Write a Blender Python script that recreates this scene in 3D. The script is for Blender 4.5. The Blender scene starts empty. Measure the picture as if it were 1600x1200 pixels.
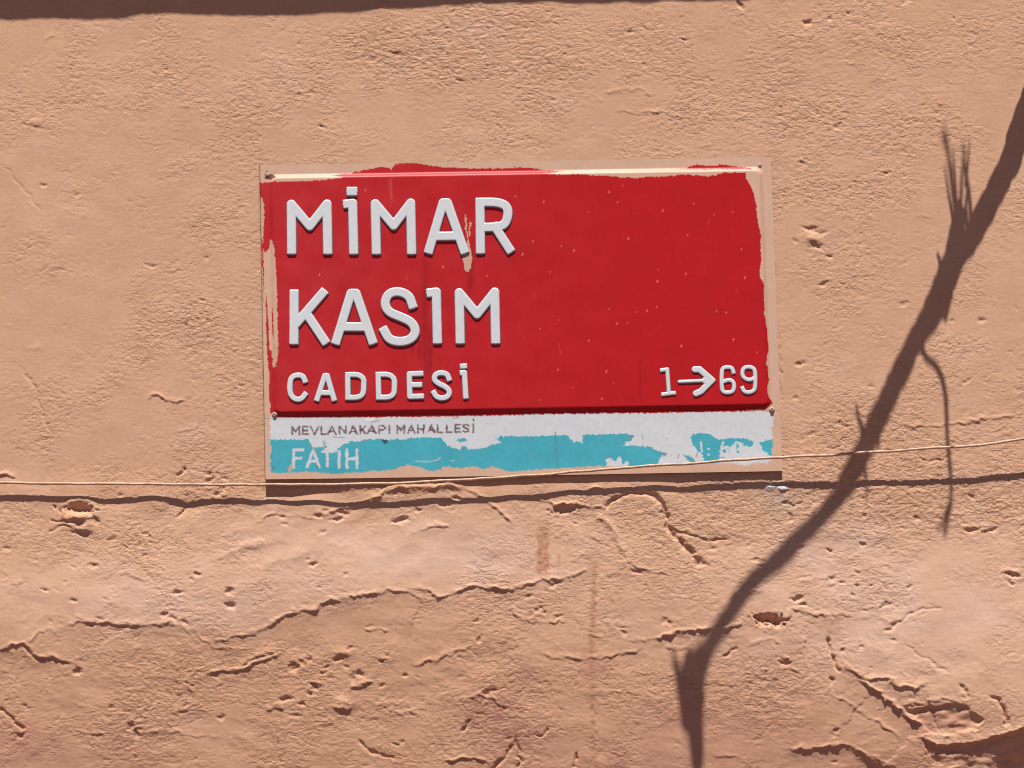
import bpy, math, random
import numpy as np

# ------------------------------------------------------------------ camera, sky, sun, exposure
scene = bpy.context.scene
C = scene.collection
ZC = 2.5                      # height above the pavement of the middle of the view (metres)
ELEV = math.radians(65)       # sun height
SX = -0.03                    # sun a touch to the left

cam_d = bpy.data.cameras.new('camera')
cam = bpy.data.objects.new('camera', cam_d)
C.objects.link(cam)
cam.location = (0, -4.5, 1.6)
cam.rotation_euler = (math.radians(90), 0, 0)
cam_d.sensor_width = 36
cam_d.lens = 36 * 4.5 / 1.6
cam_d.shift_y = (ZC - 1.6) / 1.6
cam_d.clip_end = 500
scene.camera = cam
scene.cycles.filter_width = 1.05      # a crisp phone picture

world = bpy.data.worlds.new('World')
scene.world = world
world.use_nodes = True
wn = world.node_tree.nodes
sky = wn.new('ShaderNodeTexSky')
sky.sky_type = 'NISHITA'
sky.sun_disc = False
sky.sun_elevation = ELEV
sky.sun_rotation = math.pi
sky.air_density = 0.5
sky.dust_density = 0.3
wn['Background'].inputs['Strength'].default_value = 0.05
world.node_tree.links.new(sky.outputs[0], wn['Background'].inputs['Color'])

sun_d = bpy.data.lights.new('sun', 'SUN')
sun_d.energy = 5.0
sun_d.angle = math.radians(0.53)
sun_d.color = (1.0, 0.955, 0.9)
sun = bpy.data.objects.new('sun', sun_d)
C.objects.link(sun)
from mathutils import Vector
SUNV = Vector((SX, -math.cos(ELEV), math.sin(ELEV))).normalized()
sun.rotation_euler = SUNV.to_track_quat('Z', 'Y').to_euler()
sun.location = (0, -3, 8)

scene.view_settings.view_transform = 'Standard'
scene.view_settings.look = 'None'
scene.view_settings.exposure = 0.33
scene.view_settings.gamma = 1.0
scene.view_settings.use_curve_mapping = False

# ------------------------------------------------------------------ helpers
# the wall is measured in millimetres: X to the right, Y downwards, D out of the wall
def W(X, Y, D=0.0):
    return ((X - 800) / 1000.0, -D / 1000.0, ZC + (600 - Y) / 1000.0)

def tag(o, label=None, cat=None, group=None, kind=None):
    if label: o['label'] = label
    if cat: o['category'] = cat
    if group: o['group'] = group
    if kind: o['kind'] = kind
    return o

def link(name, me, mat, parent=None, loc=(0, 0, 0)):
    o = bpy.data.objects.new(name, me)
    C.objects.link(o)
    o.location = loc
    if parent: o.parent = parent
    if mat: me.materials.append(mat)
    return o

def mesh_np(name, co, quads, smooth=True, col=None):
    co = np.ascontiguousarray(co, dtype=np.float32)
    quads = np.ascontiguousarray(quads, dtype=np.int32)
    me = bpy.data.meshes.new(name)
    nf, k = quads.shape
    me.vertices.add(len(co))
    me.vertices.foreach_set('co', co.ravel())
    me.loops.add(nf * k)
    me.loops.foreach_set('vertex_index', quads.ravel())
    me.polygons.add(nf)
    me.polygons.foreach_set('loop_start', np.arange(0, nf * k, k, dtype=np.int32))
    if smooth:
        me.polygons.foreach_set('use_smooth', np.ones(nf, dtype=bool))
    me.update(calc_edges=True)
    if col is not None:
        a = me.color_attributes.new('Col', 'FLOAT_COLOR', 'POINT')
        c4 = np.ones((len(co), 4), dtype=np.float32)
        c4[:, :col.shape[1]] = col
        a.data.foreach_set('color', c4.ravel())
    return me

def grid_quads(nr, nc):
    i = np.arange(nr * nc).reshape(nr, nc)
    return np.stack([i[:-1, :-1], i[1:, :-1], i[1:, 1:], i[:-1, 1:]], -1).reshape(-1, 4)

def gnoise(x, y, seed=0):
    """gradient noise, about -1..1"""
    rs = np.random.RandomState(seed)
    N = 256
    ang = rs.rand(N, N).astype(np.float32) * 2 * np.pi
    gx, gy = np.cos(ang), np.sin(ang)
    xi = np.floor(x).astype(np.int32); yi = np.floor(y).astype(np.int32)
    fx = (x - xi).astype(np.float32); fy = (y - yi).astype(np.float32)
    u = fx * fx * fx * (fx * (fx * 6 - 15) + 10)
    v = fy * fy * fy * (fy * (fy * 6 - 15) + 10)
    def g(ix, iy, dx, dy):
        a = ix & (N - 1); b = iy & (N - 1)
        return gx[a, b] * dx + gy[a, b] * dy
    n00 = g(xi, yi, fx, fy); n10 = g(xi + 1, yi, fx - 1, fy)
    n01 = g(xi, yi + 1, fx, fy - 1); n11 = g(xi + 1, yi + 1, fx - 1, fy - 1)
    a = n00 + u * (n10 - n00); b = n01 + u * (n11 - n01)
    return (a + v * (b - a)) * 1.5

def fbm(x, y, seed, octv=3, gain=0.5):
    s = 0; a = 1.0
    for o in range(octv):
        s = s + a * gnoise(x * 2 ** o + 17.3 * o, y * 2 ** o + 9.1 * o, seed + o)
        a *= gain
    return s

def sstep(a, b, x):
    t = np.clip((x - a) / (b - a), 0, 1)
    return t * t * (3 - 2 * t)

def poly_dist(px, py, pts):
    """distance, signed side (<0 = left of travel, i.e. above when going right), and 0..1 position"""
    best = np.full(px.shape, 1e9, np.float32); side = np.zeros(px.shape, np.float32); tt = np.zeros(px.shape, np.float32)
    P = np.asarray(pts, dtype=np.float32)
    seg = np.hypot(*(P[1:] - P[:-1]).T); cum = np.concatenate([[0], np.cumsum(seg)]); tot = max(cum[-1], 1e-6)
    for i in range(len(P) - 1):
        ax, ay = P[i]; dx, dy = P[i + 1] - P[i]
        L2 = dx * dx + dy * dy + 1e-9
        t = np.clip(((px - ax) * dx + (py - ay) * dy) / L2, 0, 1)
        ex = px - ax - t * dx; ey = py - ay - t * dy
        d = np.hypot(ex, ey)
        m = d < best
        best = np.where(m, d, best)
        side = np.where(m, dx * (py - ay) - dy * (px - ax), side)
        tt = np.where(m, (cum[i] + t * seg[i]) / tot, tt)
    return best, side, tt

def inside(px, py, pts):
    r = np.zeros(px.shape, bool)
    n = len(pts)
    for i in range(n):
        x0, y0 = pts[i]; x1, y1 = pts[(i + 1) % n]
        if y0 == y1: continue
        c = ((y0 > py) != (y1 > py)) & (px < (x1 - x0) * (py - y0) / (y1 - y0) + x0)
        r ^= c
    return r

# ------------------------------------------------------------------ materials
def mat_attr(name, rough, bump_scale=None, bump_strength=0.1, bump_dist=0.001, spec=0.5, grain=0.0, grain_scale=300):
    m = bpy.data.materials.new(name); m.use_nodes = True
    nt = m.node_tree; b = nt.nodes['Principled BSDF']
    at = nt.nodes.new('ShaderNodeVertexColor'); at.layer_name = 'Col'
    src = at.outputs['Color']
    tc = nt.nodes.new('ShaderNodeTexCoord')
    if grain:
        n = nt.nodes.new('ShaderNodeTexNoise'); n.inputs['Scale'].default_value = grain_scale; n.inputs['Detail'].default_value = 4
        nt.links.new(tc.outputs['Object'], n.inputs['Vector'])
        mr = nt.nodes.new('ShaderNodeMapRange')
        mr.inputs['From Min'].default_value = 0.25; mr.inputs['From Max'].default_value = 0.75
        mr.inputs['To Min'].default_value = 1 - grain; mr.inputs['To Max'].default_value = 1 + grain
        nt.links.new(n.outputs['Fac'], mr.inputs['Value'])
        mx = nt.nodes.new('ShaderNodeVectorMath'); mx.operation = 'MULTIPLY'
        nt.links.new(src, mx.inputs[0]); nt.links.new(mr.outputs[0], mx.inputs[1])
        src = mx.outputs[0]
    nt.links.new(src, b.inputs['Base Color'])
    b.inputs['Roughness'].default_value = rough
    b.inputs['Specular IOR Level'].default_value = spec
    if bump_scale:
        n2 = nt.nodes.new('ShaderNodeTexNoise'); n2.inputs['Scale'].default_value = bump_scale; n2.inputs['Detail'].default_value = 5
        n2.inputs['Roughness'].default_value = 0.6
        nt.links.new(tc.outputs['Object'], n2.inputs['Vector'])
        bp = nt.nodes.new('ShaderNodeBump'); bp.inputs['Strength'].default_value = bump_strength; bp.inputs['Distance'].default_value = bump_dist
        nt.links.new(n2.outputs['Fac'], bp.inputs['Height']); nt.links.new(bp.outputs[0], b.inputs['Normal'])
    return m

def mat_flat(name, col, rough, noise_scale=40, var=0.2, metal=0.0, bump=0.2, bdist=0.002):
    m = bpy.data.materials.new(name); m.use_nodes = True
    nt = m.node_tree; b = nt.nodes['Principled BSDF']
    tc = nt.nodes.new('ShaderNodeTexCoord')
    n = nt.nodes.new('ShaderNodeTexNoise'); n.inputs['Scale'].default_value = noise_scale; n.inputs['Detail'].default_value = 6
    nt.links.new(tc.outputs['Object'], n.inputs['Vector'])
    r = nt.nodes.new('ShaderNodeValToRGB')
    r.color_ramp.elements[0].position = 0.3; r.color_ramp.elements[1].position = 0.7
    r.color_ramp.elements[0].color = tuple(c * (1 - var) for c in col) + (1,)
    r.color_ramp.elements[1].color = tuple(min(1, c * (1 + var)) for c in col) + (1,)
    nt.links.new(n.outputs['Fac'], r.inputs[0]); nt.links.new(r.outputs[0], b.inputs['Base Color'])
    b.inputs['Roughness'].default_value = rough; b.inputs['Metallic'].default_value = metal
    bp = nt.nodes.new('ShaderNodeBump'); bp.inputs['Strength'].default_value = bump; bp.inputs['Distance'].default_value = bdist
    nt.links.new(n.outputs['Fac'], bp.inputs['Height']); nt.links.new(bp.outputs[0], b.inputs['Normal'])
    return m

def wall_bump(m):
    nt = m.node_tree; b = nt.nodes['Principled BSDF']
    at = [n for n in nt.nodes if n.bl_idname == 'ShaderNodeVertexColor'][0]
    old = [n for n in nt.nodes if n.bl_idname == 'ShaderNodeBump'][0]
    tc = nt.nodes.new('ShaderNodeTexCoord'); mp = nt.nodes.new('ShaderNodeMapping')
    mp.inputs['Scale'].default_value = (1.0, 1.0, 1.75)
    nt.links.new(tc.outputs['Object'], mp.inputs['Vector'])
    n = nt.nodes.new('ShaderNodeTexNoise'); n.inputs['Scale'].default_value = 105; n.inputs['Detail'].default_value = 4
    n.inputs['Roughness'].default_value = 0.62; n.inputs['Distortion'].default_value = 0.7
    nt.links.new(mp.outputs[0], n.inputs['Vector'])
    r = nt.nodes.new('ShaderNodeMapRange'); r.interpolation_type = 'SMOOTHSTEP'
    r.inputs['From Min'].default_value = 0.36; r.inputs['From Max'].default_value = 0.58
    nt.links.new(n.outputs['Fac'], r.inputs['Value'])
    mu = nt.nodes.new('ShaderNodeMath'); mu.operation = 'MULTIPLY'
    nt.links.new(r.outputs[0], mu.inputs[0]); nt.links.new(at.outputs['Alpha'], mu.inputs[1])
    bp = nt.nodes.new('ShaderNodeBump'); bp.inputs['Strength'].default_value = 1.0; bp.inputs['Distance'].default_value = 0.00078
    nt.links.new(mu.outputs[0], bp.inputs['Height']); nt.links.new(bp.outputs[0], old.inputs['Normal'])
M_wall = mat_attr('painted_plaster', 0.92, 400, 0.5, 0.0007, spec=0.2, grain=0.05, grain_scale=260)
wall_bump(M_wall)
M_sign = mat_attr('sign_enamel', 0.40, 160, 0.06, 0.0006, spec=0.17, grain=0.035, grain_scale=120)
M_letter = mat_attr('letter_enamel', 0.4, 200, 0.05, 0.0005, spec=0.4, grain=0.03, grain_scale=200)
M_eave = mat_flat('eave_plaster', (0.50, 0.30, 0.20), 0.9, 30, 0.15)
M_ground = mat_flat('red_brown_paving', (0.115, 0.05, 0.045), 0.9, 6, 0.25)
M_bark = mat_flat('dry_bark', (0.13, 0.085, 0.06), 0.9, 90, 0.4, bump=0.6)
M_wire = mat_flat('painted_wire', (0.55, 0.36, 0.24), 0.6, 120, 0.3)
M_screw = mat_flat('weathered_screw', (0.50, 0.36, 0.28), 0.5, 300, 0.25, metal=0.0)

# ------------------------------------------------------------------ pavement
gm = bpy.data.meshes.new('pavement')
gm.from_pydata([(-40, -60, 0), (40, -60, 0), (40, 0.3, 0), (-40, 0.3, 0)], [], [(0, 1, 2, 3)])
tag(link('pavement', gm, M_ground), kind='structure')

# ------------------------------------------------------------------ wall relief
def axis(a, b, lo, hi, fine, grow=1.12, cap=60):
    core = list(np.arange(a, b + fine, fine))
    s = fine; x = a; left = []
    while x > lo:
        s = min(s * grow, cap); x = max(lo, x - s); left.append(x)
    s = fine; x = core[-1]; right = []
    while x < hi:
        s = min(s * grow, cap); x = min(hi, x + s); right.append(x)
    return np.array(left[::-1] + core + right, dtype=np.float32)

xs = axis(-120, 1720, -2600, 4200, 1.75)
ys = axis(-70, 1280, -1300, 3100, 1.55)     # downwards; 3100 = pavement
X, Y = np.meshgrid(xs, ys)
nr, nc = X.shape
# fade the small relief where the mesh gets coarse
fade = (sstep(-420, -120, X) * (1 - sstep(1720, 2000, X)) * sstep(-330, -70, Y) * (1 - sstep(1280, 1560, Y))).astype(np.float32)

def catmull(s, k0, dk, n):
    t = np.clip((s - k0) / dk, 0, n - 1.0001)
    i = np.floor(t).astype(int); f = t - i
    w = np.zeros((len(s), n), np.float32)
    c = [(-f + 2 * f**2 - f**3) / 2, (2 - 5 * f**2 + 3 * f**3) / 2, (f + 4 * f**2 - 3 * f**3) / 2, (-f**2 + f**3) / 2]
    for k in range(4):
        np.add.at(w, (np.arange(len(s)), np.clip(i - 1 + k, 0, n - 1)), c[k])
    return w

# broad swelling of the old lower coat: rows every 50 mm from 600, columns every 200 mm from -200
A = [0, 0, 0, 0, .5, 2.5, 7, 11, 11.3, 9, 6, 3, 0, -3, -6]
B = [0, 0, 0, 0, 1, 4, 8.5, 10.3, 8.6, 6, 3.5, 1, -1.5, -4, -6.5]
M_ = [0, 0, 0, 0, .5, 2.4, 5, 6.8, 7, 6, 4, 1.5, -1, -3.5, -6]
R_ = [0, 0, 0, 0, 0, 1.5, 5.5, 10, 14, 17.2, 17.8, 15, 9, 3, -3]
Q_ = [0, 0, 0, 0, 0, 2, 5.2, 8.3, 9.6, 9, 7, 4, 1, -2, -5]
T = np.array([A, A, A, B, B, M_, M_, Q_, R_, R_, R_], dtype=np.float32).T
H = catmull(ys, 600, 50, 15) @ T @ catmull(xs, -200, 200, 11).T

wx = 3.0 * gnoise(X / 16, Y / 13, 5) + 1.2 * gnoise(X / 6, Y / 5, 6)
wy = 2.6 * gnoise(X / 15, Y / 12, 7) + 1.2 * gnoise(X / 6, Y / 5, 8)

# gentle waviness
H += 0.9 * gnoise(X / 170, Y / 130, 20) + 0.35 * gnoise(X / 60, Y / 40, 21)
low = sstep(745, 800, Y + 10 * gnoise(X / 70, Y / 70, 22))
H += low * (0.8 * gnoise(X / 75, Y / 50, 23) + 0.28 * gnoise(X / 32, Y / 22, 24))

r1 = gnoise((X + 2.5 * wx) / 74, (Y + 2.5 * wy) / 46, 25); r2 = gnoise((X + 2 * wx) / 33, (Y + 2 * wy) / 19, 26)
H += low * (-2.0 * np.sqrt(r1 * r1 + 0.0012) * sstep(-0.3, 0.4, gnoise(X / 120, Y / 90, 27)) - 0.6 * np.sqrt(r2 * r2 + 0.002) * sstep(-0.2, 0.5, gnoise(X / 90, Y / 60, 28)))
H += 1.5 * gnoise(X / 52, Y / 50, 29) * np.exp(-((Y - 772) / 34) ** 2)

# stipple of the coating
def blob(cx, cy, rx, ry):
    return np.exp(-(((X - cx) / rx) ** 2 + ((Y - cy) / ry) ** 2))
rough = 0.50 + 0.60 * gnoise(X / 140, Y / 110, 30) + 0.42 * gnoise(X / 48, Y / 40, 31)
for (cx, cy, rx, ry, a) in [(680, 90, 140, 70, .8), (830, 60, 160, 90, .6), (330, 130, 180, 60, .4), (1300, 200, 160, 150, .5), (340, 520, 90, 110, .6),
                            (1420, 760, 210, 70, 1.1), (1130, 810, 140, 60, .8), (225, 1130, 70, 60, 1.0), (290, 1060, 90, 50, .7), (620, 1105, 60, 25, .8),
                            (320, 765, 90, 30, .7), (200, 830, 140, 50, .3), (1010, 860, 90, 60, .4), (1380, 680, 120, 40, .6), (1380, 920, 90, 45, .5),
                            (1150, 1090, 120, 70, .4), (900, 1090, 80, 60, .4), (780, 1130, 60, 60, .7), (450, 1150, 60, 60, .3),
                            (60, 420, 150, 200, -.35), (620, 870, 160, 45, -.6), (560, 985, 130, 25, -.4), (1480, 960, 130, 100, -.45), (1040, 960, 120, 50, -.4), (120, 1090, 70, 40, -.4)]:
    rough = rough + a * blob(cx, cy, rx, ry)
rough = np.clip(rough + 0.16 * low, 0.12, 1.7) * fade
s1 = gnoise((X + 2 * wx) / 15, (Y + 2 * wy) / 8.5, 40)
s2 = gnoise((X + 1.5 * wx) / 8, (Y + 1.5 * wy) / 5, 41)
s3 = gnoise(X / 4.6, Y / 3.8, 42)
stip = 0.42 * np.sign(s1) * np.abs(s1) ** 1.3 + 0.42 * s2 + 0.17 * s3
H += rough * stip * (0.92 + 0.16 * low)
# short creases, mostly level, where the coat was dragged
for sc, sd, am in [(1.0, 43, 1.0), (0.62, 46, 0.7)]:
    n = gnoise((X + 3.2 * wx) / (23 * sc), (Y + 2.6 * wy) / (9.5 * sc), sd)
    msk = sstep(0.05, 0.5, gnoise(X / (17 * sc), Y / (13 * sc), sd + 1))
    H -= am * 1.15 * np.clip(1 - np.abs(n) * 6.5, 0, 1) ** 1.6 * msk * np.clip(rough, 0, 1.5)
# sparse small dents
dent = np.clip(gnoise(X / 11, Y / 8, 45) - 0.62, 0, 1)
H -= 3.2 * dent * np.clip(rough, 0.3, 1.3) * fade

# ---- traced features of this wall
def window(x0, x1, y0, y1):
    c0, c1 = np.searchsorted(xs, [x0, x1]); r0, r1 = np.searchsorted(ys, [y0, y1])
    return slice(r0, r1), slice(c0, c1)

def region(pts, pad):
    P = np.asarray(pts)
    return window(P[:, 0].min() - pad, P[:, 0].max() + pad, P[:, 1].min() - pad, P[:, 1].max() + pad)

def lip(pts, s, w=14, warp=1.5, under=0.3):
    """a layer that ends along the line: it stands proud on the upper / right hand side"""
    sl = region(pts, w * 4 + 8)
    d, sd, t = poly_dist(X[sl] + warp * wx[sl], Y[sl] + warp * wy[sl], pts)
    tap = np.clip(np.minimum(t, 1 - t) * 7, 0, 1) ** 0.6
    var = np.clip(0.85 + 0.85 * gnoise(X[sl] / 24, Y[sl] / 24, 50) + 0.35 * gnoise(X[sl] / 7, Y[sl] / 7, 52), 0.10, 1.7)
    ds = np.where(sd < 0, -d, d)
    up = 0.40 * np.exp(-(d / w)) * (sd < 0) + 0.85 * np.exp(-((ds + 2.4) / 2.9) ** 2)
    dn = np.exp(-(d / (w * 0.35)) ** 2) * (sd >= 0)
    H[sl] += tap * var * s * 0.56 * (up - under * dn)
    if w >= 12 and pts[0][1] > 780:          # below a big lip the old coat falls back before it swells again
        sl = region(pts, 190)
        d, sd, t = poly_dist(X[sl] + warp * wx[sl], Y[sl] + warp * wy[sl], pts)
        inn = np.clip(np.minimum(t, 1 - t) * 5, 0, 1)
        H[sl] -= inn * (sd >= 0) * min(s, 3.2) * 0.95 * (d / 34) * np.exp(1 - d / 34) * np.clip(1 - d / 185, 0, 1)

def crack(pts, depth, w0=2.0, w1=None, warp=1.2):
    w1 = w0 if w1 is None else w1
    sl = region(pts, 4 * max(w0, w1) + 8)
    d, sd, t = poly_dist(X[sl] + warp * wx[sl], Y[sl] + warp * wy[sl], pts)
    w = w0 + (w1 - w0) * t
    tap = np.clip(np.minimum(t, 1 - t) * 9 + 0.15, 0, 1)
    H[sl] -= tap * depth * np.exp(-(d / w) ** 2) * np.clip(0.9 + 0.6 * gnoise(X[sl] / 12, Y[sl] / 12, 51), 0.3, 1.4)

def ridge(pts, hgt, w):
    sl = region(pts, 4 * w + 6)
    d, sd, t = poly_dist(X[sl] + wx[sl], Y[sl] + wy[sl], pts)
    H[sl] += np.clip(np.minimum(t, 1 - t) * 6, 0, 1) * hgt * np.exp(-(d / w) ** 2)

def pit(cx, cy, rx, ry=None, depth=4.0, rim=0.25):
    ry = ry or rx * 0.8
    sl = window(cx - 4 * rx - 6, cx + 4 * rx + 6, cy - 4 * ry - 6, cy + 4 * ry + 6)
    x = X[sl] + 0.9 * wx[sl] - cx; y = Y[sl] + 0.9 * wy[sl] - cy
    a = ((cx * 7.3 + cy * 3.1) % 10 / 10 - 0.5) * 1.0
    x, y = x * math.cos(a) + y * math.sin(a), -x * math.sin(a) + y * math.cos(a)
    q = np.hypot(x / (rx * 1.25), y / (ry * 0.95)) * (1 + 0.45 * gnoise(X[sl] / 4.2, Y[sl] / 3.6, 53) + 0.3 * gnoise(X[sl] / 9, Y[sl] / 8, 54))
    depth = depth * (0.72 if cy < 700 else 0.9)
    H[sl] -= 0.62 * depth * np.exp(-np.clip(q, 0, 5) ** 2.6)
    H[sl] += rim * depth * np.exp(-((q - 1.7) / 0.5) ** 2) * 0.22

def lump(cx, cy, rx, ry, h, p=1.0):
    sl = window(cx - 3 * rx - 4, cx + 3 * rx + 4, cy - 3 * ry - 4, cy + 3 * ry + 4)
    q = np.hypot((X[sl] + .5 * wx[sl] - cx) / rx, (Y[sl] + .5 * wy[sl] - cy) / ry)
    H[sl] += h * np.exp(-q ** 2 * 1.2)

# recess under the broken edge, lower right
rec = [(1440, 1154), (1465, 1166), (1500, 1163), (1530, 1158), (1545, 1153), (1570, 1147), (1600, 1138), (1668, 1140), (1706, 1172), (1690, 1215), (1712, 1250), (1640, 1292), (1560, 1286), (1500, 1304), (1446, 1262), (1425, 1200)]
sl = window(1360, 1800, 1080, 1400)
xx = X[sl] + wx[sl]; yy = Y[sl] + wy[sl]
d_, s_, t_ = poly_dist(xx, yy, rec[:8])
ins = inside(xx, yy, rec)
dc_, _, _ = poly_dist(xx, yy, rec + rec[:1])
dd = np.where(ins, d_, 0)
H[sl] -= ins * np.where(d_ < dc_ + 0.5, 1.0, sstep(0, 40, dc_)) * ((4.5 + 4 * sstep(1530, 1570, X[sl])) * sstep(0, 6, dd) + (-0.04 + 0.26 * sstep(1520, 1590, X[sl])) * dd - 4.0 * sstep(0, 8, dd) * (gnoise(X[sl] / 30, Y[sl] / 15, 61) + 0.25 * gnoise(X[sl] / 11, Y[sl] / 8, 62)))
H[sl] += 3.5 * np.exp(-d_ / 5) * (~ins)
# shallow scar above it
scar = [(1405, 1108), (1440, 1105), (1490, 1099), (1512, 1106), (1535, 1125), (1525, 1142), (1480, 1152), (1448, 1150), (1428, 1126)]
sl = window(1360, 1580, 1070, 1190)
xx = X[sl] + wx[sl]; yy = Y[sl] + wy[sl]
d_, s_, t_ = poly_dist(xx, yy, scar + scar[:1]); ins = inside(xx, yy, scar)
H[sl] -= 4.5 * sstep(0, 6, d_) * ins - 2.0 * gnoise(X[sl] / 16, Y[sl] / 11, 60) * ins
# bottom edge turning under
sl = window(1200, 1800, 1130, 1500)
base = np.interp(X[sl] + wx[sl], [1200, 1240, 1325, 1350, 1370, 1400, 1440, 1800], [1185, 1173, 1166, 1180, 1192, 1200, 1204, 1215])
over = Y[sl] + wy[sl] - base
H[sl] -= (0.5 + 7 * sstep(1320, 1420, X[sl])) * sstep(0, 12, over) + 0.10 * np.clip(over, 0, 60) * sstep(1300, 1400, X[sl])

for pts, s, w in [
    ([(-10, 742), (12, 744), (26, 744)], 5, 8),
    ([(-20, 1018), (0, 1017), (22, 1010), (40, 1008), (50, 1022), (62, 1032), (82, 1028), (97, 1036), (114, 1037)], 3.2, 14),
    ([(45, 1005), (58, 995), (72, 985), (95, 988)], 1.3, 8),
    ([(300, 983), (308, 995), (322, 1007), (338, 1015), (365, 1015), (400, 1022)], 2.4, 10),
    ([(335, 1004), (352, 1002), (365, 998), (400, 990), (425, 984)], 1.8, 8),
    ([(322, 1052), (345, 1051), (370, 1050), (390, 1043), (404, 1037), (438, 1021)], 4.2, 8),
    ([(372, 1044), (400, 1026), (440, 1017)], 2.5, 6),
    ([(400, 988), (420, 980), (440, 967), (470, 957), (497, 953), (502, 943), (535, 940), (555, 935), (605, 925), (640, 928), (658, 938), (672, 940)], 2.6, 22),
    ([(628, 922), (650, 921), (672, 924), (683, 936), (700, 932), (730, 920), (765, 921), (800, 922), (850, 906), (872, 908), (905, 898), (942, 880)], 2.2, 18),
    ([(395, 825), (425, 805), (470, 808), (490, 812)], 1.5, 8),
    ([(490, 806), (520, 803), (545, 792), (570, 790), (600, 770), (640, 763)], 2.6, 12),
    ([(640, 836), (660, 830), (680, 822), (705, 825)], 1.8, 6),
    ([(570, 985), (588, 986), (608, 988)], 2.4, 6),
    ([(648, 1044), (670, 1036), (700, 1025), (730, 1015), (748, 1000)], 2.2, 9),
    ([(725, 762), (750, 778), (770, 793), (785, 805), (800, 822)], 2.8, 8),
    ([(835, 776), (850, 784), (868, 790), (900, 790), (930, 793), (947, 798)], 4.0, 8),
    ([(976, 872), (990, 885), (1015, 895), (1047, 897)], 3.0, 8),
    ([(795, 952), (806, 962), (815, 968), (828, 973), (855, 974), (888, 972)], 2.4, 6),
    ([(1005, 1004), (1040, 995), (1062, 990), (1080, 987), (1110, 985), (1138, 984), (1160, 975)], 4.6, 12),
    ([(1140, 941), (1147, 930), (1168, 927), (1190, 926)], 3.0, 9),
    ([(1165, 1012), (1182, 1006), (1202, 1002), (1225, 1010)], 1.8, 8),
    ([(838, 1018), (860, 1030), (900, 1030), (920, 1032), (945, 1027), (990, 1021), (1006, 1014)], 1.8, 10),
    ([(905, 1090), (935, 1083), (965, 1083), (998, 1087)], 1.3, 7),
    ([(1222, 976), (1232, 964), (1240, 955), (1256, 955), (1275, 965), (1312, 962), (1330, 964)], 2.2, 12),
    ([(1318, 1043), (1340, 1058), (1352, 1062), (1375, 1062), (1395, 1070), (1410, 1077), (1430, 1080), (1440, 1072), (1455, 1070)], 3.4, 14),
    ([(1340, 1066), (1360, 1075), (1375, 1090), (1390, 1102), (1410, 1118), (1420, 1128), (1432, 1128), (1442, 1140), (1450, 1158)], 6.5, 16),
    ([(1395, 1104), (1440, 1102), (1470, 1094), (1490, 1097), (1514, 1103)], 2.4, 8),
    ([(1296, 1086), (1315, 1097), (1330, 1105), (1360, 1125), (1380, 1137), (1406, 1156)], 1.8, 8),
    ([(1220, 1172), (1262, 1171), (1300, 1167), (1325, 1165), (1345, 1178), (1365, 1188), (1400, 1200)], 3.0, 14),
    ([(1250, 914), (1262, 911), (1278, 909), (1300, 903)], 1.4, 6),
    ([(0, 921), (20, 917), (40, 911)], 1.2, 7),
    ([(188, 899), (200, 899), (215, 906), (232, 913)], 1.8, 7),
    ([(118, 966), (132, 970), (147, 977), (165, 978), (180, 963)], 2.2, 8),
    ([(95, 982), (125, 974), (150, 977), (180, 976), (210, 977), (250, 980), (270, 976), (290, 983), (303, 992)], 2.4, 13),
    ([(228, 627), (245, 618), (262, 628), (292, 628)], 2.2, 7),
    ([(1310, 628), (1345, 650), (1380, 648), (1405, 661), (1430, 668), (1470, 668), (1500, 662), (1560, 655), (1610, 647)], 1.5, 14),
    ([(520, 1107), (535, 1110), (552, 1107)], 5.0, 9),
    ([(548, 1076), (562, 1073), (582, 1065)], 3.2, 6),
    ([(415, 1108), (430, 1107), (444, 1104)], 3.0, 6),
    ([(590, 1104), (603, 1100), (620, 1102), (632, 1098), (640, 1106)], 1.8, 5),
    ([(600, 1114), (615, 1110), (625, 1119), (640, 1112), (655, 1121)], 2.0, 5),
    ([(692, 1194), (715, 1186), (745, 1184), (765, 1196)], 3.2, 8),
    ([(725, 1093), (748, 1088), (765, 1092), (790, 1106)], 2.6, 6),
    ([(1220, 1035), (1228, 1037), (1234, 1030)], 3.5, 6),
    ([(1232, 1045), (1245, 1052), (1258, 1058)], 2.0, 6),
    ([(1555, 896), (1572, 893), (1596, 901)], 2.4, 7),
    ([(1505, 826), (1520, 827), (1545, 830)], 2.0, 7),
    ([(1335, 968), (1365, 965), (1400, 978)], 0.9, 8),
    ([(280, 678), (296, 673), (312, 668)], 1.4, 5),
    ([(945, 146), (975, 142), (1003, 141), (1018, 152)], 1.2, 6),
    ([(960, 172), (1000, 178), (1040, 176), (1068, 190)], 0.9, 8),
    ([(415, 765), (445, 768), (480, 770), (515, 768), (560, 765), (596, 766)], 1.6, 6),
    ([(80, 1138), (120, 1144), (150, 1148), (172, 1146)], 1.6, 7),
    ([(230, 1150), (258, 1141), (284, 1150), (342, 1152)], 1.3, 6),
    ([(1120, 1115), (1160, 1090), (1190, 1100)], 0.9, 8),
    ([(1160, 1090), (1185, 1087), (1220, 1102), (1262, 1110)], 1.2, 8),
]:
    lip(pts, s, w)

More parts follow.
